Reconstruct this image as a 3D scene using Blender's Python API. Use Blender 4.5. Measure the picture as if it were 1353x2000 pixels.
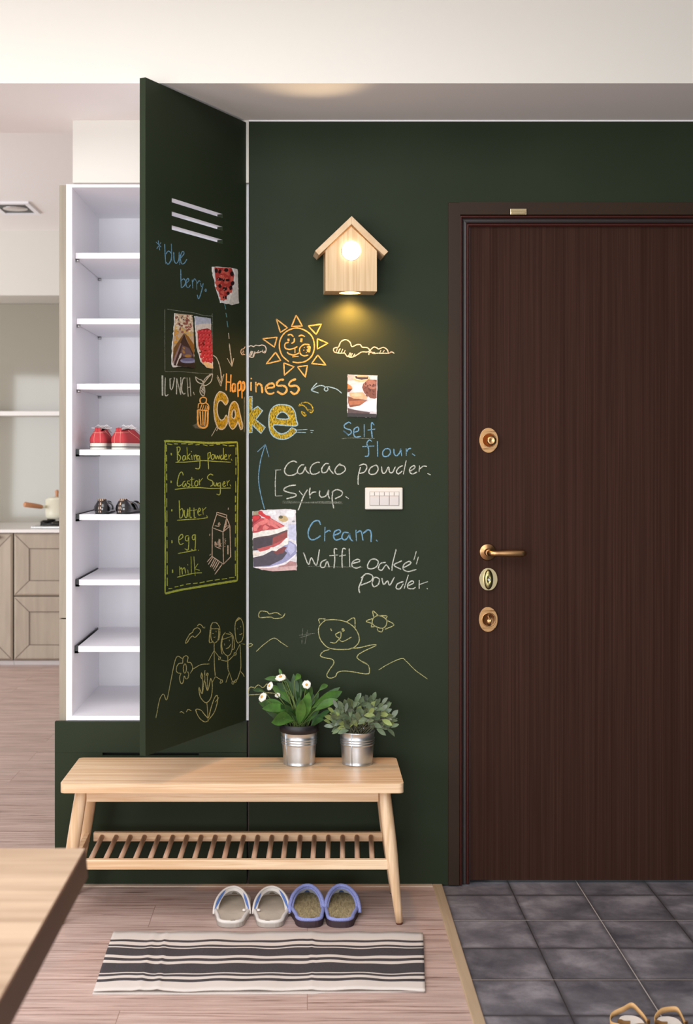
import bpy, math, random
from mathutils import Vector, Matrix
from mathutils.geometry import tessellate_polygon
for _o in list(bpy.data.objects): bpy.data.objects.remove(_o)
SC = bpy.context.scene
C = SC.collection
PI = math.pi
rnd = random.Random(7)
# ------------------------------------------------------------------ camera
F, PX, PY, H, CY = 2570.0, 600.0, 890.0, 1.37, 4.2      # focal length (px), principal point, eye height, distance to the wall
cam_d = bpy.data.cameras.new('camera'); cam = bpy.data.objects.new('camera', cam_d); C.objects.link(cam)
cam.location = (0, -CY, H); cam.rotation_euler = (PI/2, 0, 0)
cam_d.sensor_fit = 'VERTICAL'; cam_d.sensor_height = 36; cam_d.sensor_width = 24.354
cam_d.lens = F/2000*36
cam_d.shift_x = (676.5-PX)/2000; cam_d.shift_y = -(1000-PY)/2000
cam_d.clip_start = .05; cam_d.clip_end = 80
cam_d.dof.use_dof = True; cam_d.dof.focus_distance = 4.15; cam_d.dof.aperture_fstop = 5.0
SC.camera = cam
# ------------------------------------------------------------------ world, lights, exposure
world = bpy.data.worlds.new('world'); SC.world = world; world.use_nodes = True
wn = world.node_tree.nodes['Background']
wn.inputs[0].default_value = (.90, .95, 1.0, 1); wn.inputs[1].default_value = .30
def area(name, loc, target, sx, sy, power, color):
    d = bpy.data.lights.new(name, 'AREA'); d.shape = 'RECTANGLE'; d.size = sx; d.size_y = sy; d.energy = power; d.color = color
    o = bpy.data.objects.new(name, d); C.objects.link(o); o.location = loc
    o.rotation_euler = (Vector(target)-Vector(loc)).to_track_quat('-Z', 'Y').to_euler()
    return o
area('window_daylight', (-3.3, -4.3, 1.5), (-.4, .0, 1.15), 2.0, 2.0, 80, (.94, .975, 1))
area('front_fill', (-.7, -6.3, 1.05), (-.5, .0, 1.35), 2.4, 1.9, 145, (.94, .975, 1))  # added frontal fill that brightens the cabinet interior, no known window
area('overhead_fill', (-.7, -2.3, 2.74), (-.7, -2.25, 0), 2.4, 2.2, 66, (.96, .985, 1))  # added overhead fill to lift floor, bench and table, no known fitting
area('kitchen_fill', (-4.6, 2.6, 1.3), (-1.6, 3.4, 1.9), 2.4, 2.0, 90, (.95, .98, 1))  # unseen fill added to brighten the kitchen and its ceiling
SC.view_settings.view_transform = 'Standard'; SC.view_settings.look = 'None'
SC.view_settings.gamma = 1; SC.view_settings.use_curve_mapping = False
SC.view_settings.exposure = 0.04
SC.cycles.use_denoising = True
SC.cycles.max_bounces = 8; SC.cycles.diffuse_bounces = 5; SC.cycles.glossy_bounces = 4; SC.cycles.transparent_max_bounces = 12
SC.cycles.sample_clamp_indirect = 6.0
SC.cycles.use_adaptive_sampling = True; SC.cycles.adaptive_threshold = .01
SC.cycles.caustics_reflective = False; SC.cycles.caustics_refractive = False
# ------------------------------------------------------------------ projection helpers
def W(px, py, Y):
    s = F/(CY+Y); return Vector(((px-PX)/s, Y, H-(py-PY)/s))
def xw(px, Y=0.0): return (px-PX)*(CY+Y)/F
def zw(py, Y=0.0): return H-(py-PY)*(CY+Y)/F
def flr(px, py, z=0.0):                                  # point on the horizontal plane z
    s = (py-PY)/(H-z); return Vector(((px-PX)/s, F/s-CY, z))
# ------------------------------------------------------------------ materials
def lin(c):
    return tuple(((v/255)/12.92 if v/255 <= .04045 else ((v/255+.055)/1.055)**2.4) for v in c)+(1,)
def mat(name, col, rough=.5, metal=0, bump=0, bscale=200, vary=0, vscale=4, spec=.5, emit=None, estr=0, alpha=None, coat=0):
    m = bpy.data.materials.new(name); m.use_nodes = True
    nt = m.node_tree; b = nt.nodes['Principled BSDF']
    b.inputs['Base Color'].default_value = lin(col); b.inputs['Roughness'].default_value = rough
    b.inputs['Metallic'].default_value = metal; b.inputs['Specular IOR Level'].default_value = spec
    if coat: b.inputs['Coat Weight'].default_value = coat; b.inputs['Coat Roughness'].default_value = .1
    if emit: b.inputs['Emission Color'].default_value = lin(emit); b.inputs['Emission Strength'].default_value = estr
    tc = nt.nodes.new('ShaderNodeTexCoord')
    if vary:
        n = nt.nodes.new('ShaderNodeTexNoise'); n.inputs['Scale'].default_value = vscale; n.inputs['Detail'].default_value = 5
        nt.links.new(tc.outputs['Object'], n.inputs['Vector'])
        r = nt.nodes.new('ShaderNodeValToRGB'); nt.links.new(n.outputs[0], r.inputs[0])
        a = lin([max(0, v*(1-vary)) for v in col]); z = lin([min(255, v*(1+vary)) for v in col])
        r.color_ramp.elements[0].color = a; r.color_ramp.elements[1].color = z
        r.color_ramp.elements[0].position = .3; r.color_ramp.elements[1].position = .7
        nt.links.new(r.outputs[0], b.inputs['Base Color'])
    if bump:
        n = nt.nodes.new('ShaderNodeTexNoise'); n.inputs['Scale'].default_value = bscale; n.inputs['Detail'].default_value = 3
        nt.links.new(tc.outputs['Object'], n.inputs['Vector'])
        bp = nt.nodes.new('ShaderNodeBump'); bp.inputs['Strength'].default_value = bump; bp.inputs['Distance'].default_value = .002
        nt.links.new(n.outputs[0], bp.inputs['Height']); nt.links.new(bp.outputs[0], b.inputs['Normal'])
    return m
def wood(name, c0, c1, scale, rough=.45, c2=None, detail=6, dist=1.2, bump=.1, band=0, nscale=1.0, spec=.4, gscale=3.0, lo=.32, hi=.68):
    """long grain: noise squeezed along one axis by the 3 mapping scales, crossed by a slower noise"""
    m = bpy.data.materials.new(name); m.use_nodes = True
    nt = m.node_tree; b = nt.nodes['Principled BSDF']; N = nt.nodes.new; L = nt.links.new
    b.inputs['Roughness'].default_value = rough; b.inputs['Specular IOR Level'].default_value = spec
    tc = N('ShaderNodeTexCoord'); mp = N('ShaderNodeMapping'); mp.inputs['Scale'].default_value = scale
    L(tc.outputs['Object'], mp.inputs[0])
    n = N('ShaderNodeTexNoise'); n.inputs['Scale'].default_value = nscale; n.inputs['Detail'].default_value = detail; n.inputs['Distortion'].default_value = dist
    L(mp.outputs[0], n.inputs['Vector'])
    r = N('ShaderNodeValToRGB'); L(n.outputs[0], r.inputs[0])
    r.color_ramp.elements[0].color = lin(c0); r.color_ramp.elements[0].position = lo
    r.color_ramp.elements[1].color = lin(c1); r.color_ramp.elements[1].position = hi
    out = r.outputs[0]
    if c2:
        n2 = N('ShaderNodeTexNoise'); n2.inputs['Scale'].default_value = nscale*.16*gscale; n2.inputs['Detail'].default_value = 2
        L(mp.outputs[0], n2.inputs['Vector'])
        r2 = N('ShaderNodeValToRGB'); L(n2.outputs[0], r2.inputs[0])
        r2.color_ramp.elements[0].position = .45; r2.color_ramp.elements[1].position = .72
        r2.color_ramp.elements[0].color = (0, 0, 0, 1)
        mx = N('ShaderNodeMix'); mx.data_type = 'RGBA'
        L(r2.outputs[0], mx.inputs[0]); L(out, mx.inputs[6]); mx.inputs[7].default_value = lin(c2); out = mx.outputs[2]
    L(out, b.inputs['Base Color'])
    if bump:
        bp = N('ShaderNodeBump'); bp.inputs['Strength'].default_value = bump; bp.inputs['Distance'].default_value = .001
        L(n.outputs[0], bp.inputs['Height']); L(bp.outputs[0], b.inputs['Normal'])
    return m
def chalk(name, col, cover=.5, scale=800, hatch=None):
    """dry chalk: grains of colour with the board showing between them"""
    m = bpy.data.materials.new(name); m.use_nodes = True
    nt = m.node_tree; b = nt.nodes['Principled BSDF']; N = nt.nodes.new; L = nt.links.new
    b.inputs['Base Color'].default_value = lin(col); b.inputs['Roughness'].default_value = 1; b.inputs['Specular IOR Level'].default_value = 0
    tc = N('ShaderNodeTexCoord'); n = N('ShaderNodeTexNoise'); n.inputs['Scale'].default_value = scale; n.inputs['Detail'].default_value = 2
    if hatch:
        mp = N('ShaderNodeMapping'); mp.inputs['Scale'].default_value = hatch; L(tc.outputs['Object'], mp.inputs[0]); L(mp.outputs[0], n.inputs['Vector'])
    else: L(tc.outputs['Object'], n.inputs['Vector'])
    r = N('ShaderNodeMapRange'); r.inputs[1].default_value = .60-cover*.5; r.inputs[2].default_value = .80-cover*.5
    L(n.outputs[0], r.inputs[0]); L(r.outputs[0], b.inputs['Alpha'])
    return m
# ------------------------------------------------------------------ mesh builder
class MB:
    def __init__(s): s.v = []; s.f = []; s.m = []; s.s = []
    def add(s, vs, fs, mi=0, smooth=False):
        o = len(s.v); s.v += [tuple(v) for v in vs]
        for f in fs: s.f.append([o+i for i in f]); s.m.append(mi); s.s.append(smooth)
    def box(s, x0, x1, y0, y1, z0, z1, mi=0):
        s.add([(x0,y0,z0),(x1,y0,z0),(x1,y1,z0),(x0,y1,z0),(x0,y0,z1),(x1,y0,z1),(x1,y1,z1),(x0,y1,z1)],
              [(0,3,2,1),(4,5,6,7),(0,1,5,4),(1,2,6,5),(2,3,7,6),(3,0,4,7)], mi)
    def obox(s, o, ax, ay, az, mi=0):                    # box from a corner and three edge vectors
        o, ax, ay, az = map(Vector, (o, ax, ay, az))
        s.add([o, o+ax, o+ax+ay, o+ay, o+az, o+ax+az, o+ax+ay+az, o+ay+az],
              [(0,3,2,1),(4,5,6,7),(0,1,5,4),(1,2,6,5),(2,3,7,6),(3,0,4,7)], mi)
    def tube(s, pts, rad, n=12, mi=0, caps=True, flat=1.0, up=None):
        pts = [Vector(p) for p in pts]
        if not isinstance(rad, (list, tuple)): rad = [rad]*len(pts)
        vs = []; fs = []; ref = Vector(up) if up else Vector((.13, .21, .97))
        for i, p in enumerate(pts):
            t = (pts[min(i+1, len(pts)-1)]-pts[max(i-1, 0)]).normalized()
            a = t.cross(ref)
            if a.length < 1e-4: a = t.cross(Vector((1, 0, 0)))
            a.normalize(); b = t.cross(a).normalized()
            for k in range(n):
                an = 2*PI*k/n; vs.append(p+(a*math.cos(an)+b*math.sin(an)*flat)*rad[i])
        for i in range(len(pts)-1):
            for k in range(n): fs.append((i*n+k, i*n+(k+1)%n, (i+1)*n+(k+1)%n, (i+1)*n+k))
        s.add(vs, fs, mi, True)
        if caps:
            s.add(vs[:n], [tuple(range(n))], mi); s.add(vs[-n:], [tuple(range(n-1, -1, -1))], mi)
    def lathe(s, prof, n=32, c=(0,0,0), ax=(0,0,1), mi=0, smooth=True, sx=1, sy=1):
        c = Vector(c); q = Vector((0,0,1)).rotation_difference(Vector(ax).normalized())
        vs = []; fs = []
        for r, z in prof:
            for k in range(n):
                a = 2*PI*k/n; vs.append(c+q@Vector((r*sx*math.cos(a), r*sy*math.sin(a), z)))
        for i in range(len(prof)-1):
            for k in range(n): fs.append((i*n+k, i*n+(k+1)%n, (i+1)*n+(k+1)%n, (i+1)*n+k))
        s.add(vs, fs, mi, smooth)
        if prof[0][0] > 1e-6: s.add(vs[:n], [tuple(range(n-1, -1, -1))], mi)
        if prof[-1][0] > 1e-6: s.add(vs[-n:], [tuple(range(n))], mi)
    def ell(s, c, r, n=16, m=10, mi=0, rot=None):
        c = Vector(c); vs = []; fs = []
        for i in range(m+1):
            th = PI*i/m
            for k in range(n):
                a = 2*PI*k/n; p = Vector((r[0]*math.sin(th)*math.cos(a), r[1]*math.sin(th)*math.sin(a), r[2]*math.cos(th)))
                vs.append(c+(rot@p if rot else p))
        for i in range(m):
            for k in range(n): fs.append((i*n+k, (i+1)*n+k, (i+1)*n+(k+1)%n, i*n+(k+1)%n))
        s.add(vs, fs, mi, True)
    def prism(s, poly, d, mi=0, mi2=None):               # planar outline swept by the vector d
        p = [Vector(v) for v in poly]; d = Vector(d); n = len(p)
        tri = tessellate_polygon([p])
        s.add(p, [t for t in tri], mi); s.add([v+d for v in p], [t[::-1] for t in tri], mi)
        s.add(p+[v+d for v in p], [(i, (i+1)%n, n+(i+1)%n, n+i) for i in range(n)], mi if mi2 is None else mi2)
    def grid(s, fn, nu, nv, mi=0, smooth=True, thick=0):
        vs = [Vector(fn(i/nu, j/nv)) for i in range(nu+1) for j in range(nv+1)]
        fs = [(i*(nv+1)+j, (i+1)*(nv+1)+j, (i+1)*(nv+1)+j+1, i*(nv+1)+j+1) for i in range(nu) for j in range(nv)]
        s.add(vs, fs, mi, smooth)
    def fill(s, loops, mi=0):
        L = [[Vector(p) for p in l] for l in loops]; allv = [p for l in L for p in l]
        s.add(allv, tessellate_polygon(L), mi)
    def obj(s, name, mats, parent=None, bevel=0, seg=2, thick=0, subd=0, recalc=True):
        import bmesh
        me = bpy.data.meshes.new(name)
        root = parent
        while root is not None and root.parent is not None: root = root.parent
        off = Vector(root.location) if root is not None else Vector((0, 0, 0))
        me.from_pydata([tuple(Vector(v)-off) for v in s.v], [], s.f)
        for i, p in enumerate(me.polygons): p.material_index = s.m[i]; p.use_smooth = s.s[i]
        for m in (mats if isinstance(mats, (list, tuple)) else [mats]): me.materials.append(m)
        if recalc:
            bm = bmesh.new(); bm.from_mesh(me)
            bmesh.ops.remove_doubles(bm, verts=bm.verts, dist=1e-6)
            bmesh.ops.recalc_face_normals(bm, faces=bm.faces)
            bm.to_mesh(me); bm.free()
        o = bpy.data.objects.new(name, me); C.objects.link(o)
        if parent is not None: o.parent = parent
        if bevel:
            b = o.modifiers.new('b', 'BEVEL'); b.width = bevel; b.segments = seg; b.limit_method = 'ANGLE'; b.angle_limit = .6
        if thick:
            t = o.modifiers.new('t', 'SOLIDIFY'); t.thickness = thick; t.offset = 0
        if subd:
            t = o.modifiers.new('s', 'SUBSURF'); t.levels = subd; t.render_levels = subd
        return o
def B(name, m, parent, *args, **kw):                     # one-box part
    b = MB(); b.box(*args); return b.obj(name, m, parent, **kw)
def tag(o, label, cat, group=None):
    o['label'] = label; o['category'] = cat
    if group: o['group'] = group
    return o
def thing(name, loc, label, cat, group=None, rz=0):
    o = bpy.data.objects.new(name, None); C.objects.link(o); o.location = loc; o.rotation_euler = (0, 0, rz)
    o.empty_display_size = .05
    return tag(o, label, cat, group)
def struct(o): o['kind'] = 'structure'; return o
def dup(root, loc, rz, label, mirror=False):
    r = root.copy(); C.objects.link(r); r.location = loc; r.rotation_euler = (0, 0, rz); r['label'] = label
    if mirror: r.scale = (-1, 1, 1)
    for ch in list(root.children):
        c = ch.copy(); C.objects.link(c); c.parent = r
        for g in ch.children:
            d = g.copy(); C.objects.link(d); d.parent = c
    return r
def spline(pts, closed=False, step=2.0):
    """Catmull-Rom through 2D points"""
    P = [Vector(p) for p in pts]; n = len(P)
    if n < 3: return P
    out = []
    for i in range(n if closed else n-1):
        p1, p2 = P[i], P[(i+1) % n]
        p0 = P[i-1] if (i > 0 or closed) else p1*2-p2
        p3 = P[(i+2) % n] if (i+2 < n or closed) else p2*2-p1
        k = max(2, min(14, int((p2-p1).length/step)+1))
        for j in range(k):
            t = j/k
            out.append(.5*((2*p1)+(p2-p0)*t+(2*p0-5*p1+4*p2-p3)*t*t+(3*p1-p0-3*p2+p3)*t*t*t))
    if not closed: out.append(P[-1])
    return out
# ================================================================== materials
M = {}
M['green'] = mat('green_board_paint', (43, 51, 37), rough=.5, vary=.05, vscale=3, spec=.08)
M['cream'] = mat('cream_wall_paint', (219, 215, 207), rough=.8, spec=.2)
M['white'] = mat('white_laminate', (248, 246, 250), rough=.4, spec=.3)
M['ceil'] = mat('white_ceiling_paint', (246, 242, 240), rough=.9, spec=.1)
M['black'] = mat('black_plastic', (22, 22, 24), rough=.4)
M['steel'] = mat('steel', (190, 190, 190), rough=.25, metal=1)
M['beige'] = wood('pale_beige_veneer', (146, 136, 120), (162, 152, 135), (30, 30, 1.5), rough=.6, bump=.05)
M['threshold'] = wood('threshold_wood', (172, 150, 124), (190, 168, 142), (40, 2, 40), rough=.5)
M['skirt'] = mat('pale_floor_trim', (196, 178, 160), rough=.35)
M['doorwood'] = wood('dark_walnut_veneer', (46, 28, 22), (70, 46, 37), (340, 90, 1.6), rough=.55, c2=(50, 29, 23), bump=.05, spec=.06, lo=.25, hi=.75)
M['frame'] = mat('brown_door_frame', (50, 36, 25), rough=.5, spec=.2)
M['mould'] = mat('red_brown_moulding', (70, 32, 27), rough=.3, spec=.4)
M['groove'] = mat('dark_groove_paint', (40, 31, 31), rough=.4)
M['bronze'] = mat('brushed_bronze', (190, 148, 104), rough=.32, metal=1)
M['brass'] = mat('pale_brass', (205, 190, 150), rough=.25, metal=1)
M['ash'] = wood('ash_wood', (220, 182, 142), (244, 216, 182), (3, 110, 110), rough=.4, c2=(214, 170, 126), bump=.06, gscale=3)
M['ashleg'] = wood('ash_wood_upright', (216, 180, 140), (242, 212, 178), (90, 90, 4), rough=.42, c2=(210, 170, 128), bump=.05)
M['ashdowel'] = wood('ash_wood_dowel', (190, 150, 122), (210, 176, 150), (90, 5, 90), rough=.45, bump=.05)
M['pine'] = wood('pine_wood', (202, 170, 130), (220, 192, 154), (150, 150, 3), rough=.55, c2=(188, 152, 110), bump=.05)
M['pineroof'] = wood('pine_wood_roof', (202, 170, 132), (218, 190, 154), (20, 20, 20), rough=.5, bump=.05)
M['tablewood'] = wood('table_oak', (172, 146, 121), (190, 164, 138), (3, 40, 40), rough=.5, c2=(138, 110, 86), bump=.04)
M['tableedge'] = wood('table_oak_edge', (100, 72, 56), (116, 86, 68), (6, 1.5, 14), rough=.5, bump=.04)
M['cabwood'] = wood('taupe_cabinet_wood', (166, 152, 136), (182, 168, 151), (16, 16, 1.5), rough=.55, bump=.05)
M['cabgap'] = mat('dark_gap', (70, 56, 46), rough=.8)
M['stone'] = mat('white_stone_top', (236, 230, 226), rough=.25)
M['glassback'] = mat('greige_glass_splashback', (160, 154, 141), rough=.05, spec=.5, coat=.1)

def wood_floor():
    m = bpy.data.materials.new('wood_floor'); m.use_nodes = True
    nt = m.node_tree; b = nt.nodes['Principled BSDF']; N = nt.nodes.new; L = nt.links.new
    tc = N('ShaderNodeTexCoord')
    mp = N('ShaderNodeMapping'); mp.inputs['Scale'].default_value = (2.6, 75, 1); L(tc.outputs['Object'], mp.inputs[0])
    br = N('ShaderNodeTexBrick'); br.inputs['Scale'].default_value = 1; br.inputs['Brick Width'].default_value = 1.25; br.inputs['Row Height'].default_value = .19
    br.inputs['Mortar Size'].default_value = .0012; br.inputs['Mortar Smooth'].default_value = .4; br.offset = .37
    br.inputs['Color1'].default_value = (.2, .2, .2, 1); br.inputs['Color2'].default_value = (.8, .8, .8, 1); br.inputs['Mortar'].default_value = (.5, .5, .5, 1)
    L(tc.outputs['Object'], br.inputs['Vector'])
    ad = N('ShaderNodeVectorMath'); ad.operation = 'MULTIPLY_ADD'; L(br.outputs['Color'], ad.inputs[0]); ad.inputs[1].default_value = (9, 9, 9); L(mp.outputs[0], ad.inputs[2])
    n = N('ShaderNodeTexNoise'); n.inputs['Scale'].default_value = 1.4; n.inputs['Detail'].default_value = 8; n.inputs['Roughness'].default_value = .68; n.inputs['Distortion'].default_value = .6
    L(ad.outputs[0], n.inputs['Vector'])
    r = N('ShaderNodeValToRGB'); L(n.outputs[0], r.inputs[0]); e = r.color_ramp.elements
    e[0].position = .31; e[0].color = lin((118, 90, 80)); e[1].position = .69; e[1].color = lin((222, 201, 193))
    k = e.new(.45); k.color = lin((188, 161, 152)); k = e.new(.58); k.color = lin((204, 180, 171))
    n2 = N('ShaderNodeTexNoise'); n2.inputs['Scale'].default_value = 2.2; n2.inputs['Detail'].default_value = 3
    mp2 = N('ShaderNodeMapping'); mp2.inputs['Scale'].default_value = (1.2, 5, 1); L(tc.outputs['Object'], mp2.inputs[0]); L(mp2.outputs[0], n2.inputs['Vector'])
    r2 = N('ShaderNodeMapRange'); r2.inputs[1].default_value = .3; r2.inputs[2].default_value = .7; r2.inputs[3].default_value = .86; r2.inputs[4].default_value = 1.08
    L(n2.outputs[0], r2.inputs[0])
    mx = N('ShaderNodeVectorMath'); mx.operation = 'SCALE'; L(r.outputs[0], mx.inputs[0]); L(r2.outputs[0], mx.inputs['Scale'])
    mo = N('ShaderNodeMix'); mo.data_type = 'RGBA'; L(br.outputs['Fac'], mo.inputs[0]); L(mx.outputs[0], mo.inputs[6]); mo.inputs[7].default_value = lin((150, 120, 108))
    L(mo.outputs[2], b.inputs['Base Color']); b.inputs['Roughness'].default_value = .42; b.inputs['Specular IOR Level'].default_value = .35
    bp = N('ShaderNodeBump'); bp.inputs['Strength'].default_value = .08; bp.inputs['Distance'].default_value = .001; L(n.outputs[0], bp.inputs['Height']); L(bp.outputs[0], b.inputs['Normal'])
    return m
def tile_floor():
    """slate-look tiles: two printed squares a side, cloudy print of its own per square"""
    m = bpy.data.materials.new('slate_tile'); m.use_nodes = True
    nt = m.node_tree; b = nt.nodes['Principled BSDF']; N = nt.nodes.new; L = nt.links.new
    tc = N('ShaderNodeTexCoord')
    def brick(size, mortar, off, smooth=.0):
        mp = N('ShaderNodeMapping'); mp.inputs['Location'].default_value = off; L(tc.outputs['Object'], mp.inputs[0])
        br = N('ShaderNodeTexBrick'); br.offset = 0; br.inputs['Scale'].default_value = 1; br.inputs['Brick Width'].default_value = size; br.inputs['Row Height'].default_value = size
        br.inputs['Mortar Size'].default_value = mortar; br.inputs['Mortar Smooth'].default_value = smooth
        br.inputs['Color1'].default_value = (0, 0, 0, 1); br.inputs['Color2'].default_value = (1, 1, 1, 1); br.inputs['Mortar'].default_value = (.5, .5, .5, 1)
        L(mp.outputs[0], br.inputs['Vector']); return br
    S = .2212
    fine = brick(S, .0022, (-.6462+4*S, .0870+9*S, 0), .5)
    edge = brick(S, .018, (-.6462+4*S, .0870+9*S, 0), 1.0)
    big = brick(2*S, .0016, (-.8674+4*S, .3082+8*S, 0), .2)
    ad = N('ShaderNodeVectorMath'); ad.operation = 'MULTIPLY_ADD'; L(fine.outputs['Color'], ad.inputs[0]); ad.inputs[1].default_value = (7, 11, 5); L(tc.outputs['Object'], ad.inputs[2])
    n = N('ShaderNodeTexNoise'); n.inputs['Scale'].default_value = 7; n.inputs['Detail'].default_value = 8; n.inputs['Roughness'].default_value = .62; n.inputs['Distortion'].default_value = .25
    L(ad.outputs[0], n.inputs['Vector'])
    r = N('ShaderNodeValToRGB'); L(n.outputs[0], r.inputs[0]); e = r.color_ramp.elements
    e[0].position = .30; e[0].color = lin((76, 76, 84)); e[1].position = .72; e[1].color = lin((160, 157, 164))
    k = e.new(.5); k.color = lin((112, 110, 117))
    def mix(fac, a, col, amount=1.0):
        mx = N('ShaderNodeMix'); mx.data_type = 'RGBA'
        sc = N('ShaderNodeMath'); sc.operation = 'MULTIPLY'; sc.inputs[1].default_value = amount; L(fac, sc.inputs[0])
        L(sc.outputs[0], mx.inputs[0]); L(a, mx.inputs[6]); mx.inputs[7].default_value = lin(col); return mx.outputs[2]
    c = mix(edge.outputs['Fac'], r.outputs[0], (50, 48, 52), .55)
    c = mix(fine.outputs['Fac'], c, (46, 42, 42), .8)
    c = mix(big.outputs['Fac'], c, (186, 180, 174))
    L(c, b.inputs['Base Color']); b.inputs['Roughness'].default_value = .38; b.inputs['Specular IOR Level'].default_value = .45
    bp = N('ShaderNodeBump'); bp.inputs['Strength'].default_value = .12; bp.inputs['Distance'].default_value = .002; L(n.outputs[0], bp.inputs['Height']); L(bp.outputs[0], b.inputs['Normal'])
    return m
M['woodfloor'] = wood_floor(); M['tile'] = tile_floor()

# ================================================================== the room
XT0, XT1 = .399, .430                                    # threshold strip
b = MB(); b.box(-6, XT0, -6.5, 5.6, -.08, 0); struct(b.obj('floor', M['woodfloor']))
b = MB(); b.box(XT1, 2.4, -6.5, .15, -.08, -.004); struct(b.obj('floor_tiles', M['tile']))
b = MB(); b.box(XT0, XT1, -6.5, .0, -.06, .004); struct(b.obj('trim_1', M['threshold'], bevel=.003))
b = MB(); b.box(-.8055, XT0, -.022, -.001, 0, .004); struct(b.obj('trim_2', M['skirt'], bevel=.001))
DX0, DX1, DZ = xw(875), 1.56, zw(396)                    # outer edge of the door frame
WX0 = xw(486)
b = MB()
b.box(WX0, DX0, 0, .16, 0, 2.44); b.box(DX0, DX1, 0, .16, DZ, 2.44); b.box(DX1, 2.4, 0, .16, 0, 2.44)
wall_back = struct(b.obj('wall_back', M['green'], recalc=False))
b = MB(); b.box(WX0, 2.4, -.004, 0, 2.436, 2.44)
struct(b.obj('trim_3', M['white']))
b = MB(); b.box(xw(142), WX0-.0005, 0, .16, zw(357)+.0005, 2.44); struct(b.obj('wall_upper', M['cream']))
b = MB(); b.box(-6, 2.4, -.42, .16, 2.44, 3.0); _bm = struct(b.obj('ceiling_beam', [M['cream'], M['ceil']]))
for p in _bm.data.polygons:
    if p.normal.z < -.5: p.material_index = 1  # underside coloured whiter than the face to brighten its shade
b = MB(); b.box(-6, 2.4, -6.5, -.42, 2.76, 2.86); struct(b.obj('ceiling', M['ceil']))
b = MB(); b.box(2.4, 2.5, -6.5, .16, 0, 2.76); struct(b.obj('wall_right', M['green']))
b = MB(); b.box(-6, .6, .16, 5.6, 2.91, 3.0); struct(b.obj('ceiling_kitchen', M['ceil']))
b = MB(); b.box(-6, .6, 5.3, 5.45, 0, 2.91); struct(b.obj('wall_kitchen', M['cream']))
b = MB(); b.box(-6, .6, 4.8, 5.3, zw(577, 4.8), 2.91); struct(b.obj('wall_bulkhead', M['cream']))
b = MB(); b.box(.5, .6, .16, 5.3, 0, 2.91); struct(b.obj('wall_kitchen_right', M['cream']))
# window wall behind the camera, its bars mirrored by the kitchen splashback; right bays added around the frontal fill light
b = MB()
for x in (-5.9, -5.1, -4.3, -3.5, -2.7, -1.9, -1.1, -.3, .5): b.box(x-.05, x+.05, -6.5, -6.42, .3, 2.76)
b.box(-5.95, .55, -6.5, -6.42, .25, .35); b.box(-5.95, .55, -6.5, -6.42, 2.3, 2.4)
struct(b.obj('window_1', M['beige']))
b = MB(); b.box(.55, 2.4, -6.6, -6.5, 0, 2.76); struct(b.obj('wall_front', M['cream']))

# ------------------------------------------------------------------ entrance door
YL = .03
lx0 = xw(918, YL); lz1 = zw(441, YL)
b = MB(); b.box(lx0, 1.47, YL, YL+.05, .006, lz1)
door = struct(b.obj('door_1', M['doorwood']))
door['label'] = 'dark walnut veneer entrance door with bronze lever and locks'
b = MB()
fx1 = xw(897)
b.box(DX0, fx1, -.006, .07, 0, DZ); b.box(fx1, 1.54, -.006, .07, zw(420), DZ); b.box(1.515, 1.56, -.006, .07, 0, DZ)
b.obj('door_frame', M['frame'], door, bevel=.002)
def jamb(name, m, pxa, pxb, pya, pyb, y, r):
    b = MB(); xa, xb, za, zb = xw(pxa), xw(pxb), zw(pya), zw(pyb)
    n = 8
    def prof(t): return y-r*math.sin(PI*t)
    def left(u, v): return (xa+(xb-xa)*u, prof(u), 0 if v == 0 else za+(zb-za)*u)
    def top(u, v): return (xa+(xb-xa)*u if v == 0 else 1.52, prof(u), za+(zb-za)*u)
    b.grid(left, n, 1); b.grid(top, n, 1)
    return b.obj(name, m, door, recalc=False)
jamb('bead', M['mould'], 896.6, 902.8, 420, 426, .004, .009)
jamb('groove_strip', M['groove'], 902.8, 911, 426, 434, .012, -.002)
jamb('bead', M['mould'], 911, 917.6, 434, 440.6, .018, .008)
b = MB(); b.box(xw(896.6), lx0-.001, .025, .03, 0, zw(419)); b.box(lx0-.001, 1.53, .025, .03, lz1+.001, zw(419)); b.obj('rebate', M['groove'], door)
# strike on the head of the frame
b = MB(); b.box(xw(995), xw(1027), -.014, -.006, zw(421), zw(409)); b.box(xw(996), xw(1024), -.017, -.013, zw(420), zw(415))
b.obj('door_catch', M['brass'], door, bevel=.001)
def oval(b, cx, cz, rx, rz, y0, y1, n=40, cut=None, mi=0):
    pts = []
    for k in range(n):
        a = 2*PI*k/n; z = rz*math.sin(a)
        if cut: z = max(-cut, min(cut, z))
        pts.append((cx+rx*math.cos(a), y0, cz+z))
    b.prism(pts, (0, y1-y0, 0), mi)
def lockplate(px, py, kind):
    c = W(px, py, YL); x, z = c.x, c.z
    b = MB(); oval(b, x, z, .0300, .0400, YL-.004, YL); oval(b, x, z, .0300, .0400, YL-.010, YL-.004, cut=.027)
    o = b.obj('deadbolt_plate', M['bronze'], door, bevel=.0012)
    b = MB(); b.lathe([(.0232, 0), (.0232, .002), (.0205, .0025), (.0195, .0005), (.001, .0005)], 32, (x+.001, YL-.010, z), (0, -1, 0)); b.obj('lock_ring', M['bronze'], o)
    b = MB()
    if kind: b.lathe([(.010, 0), (.010, .012), (.0145, .016), (.0150, .024), (.0125, .028), (.009, .0285), (.001, .0255)], 28, (x+.005, YL-.010, z-.001), (0, -1, 0))
    else: b.tube([(x+.002, YL-.012, z+.017), (x+.002, YL-.024, z+.011), (x+.001, YL-.028, z), (x-.0005, YL-.024, z-.011), (x-.001, YL-.012, z-.017)], [.004, .0066, .0074, .0066, .004], 14)
    b.obj('thumb_turn', M['bronze'], o)
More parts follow.
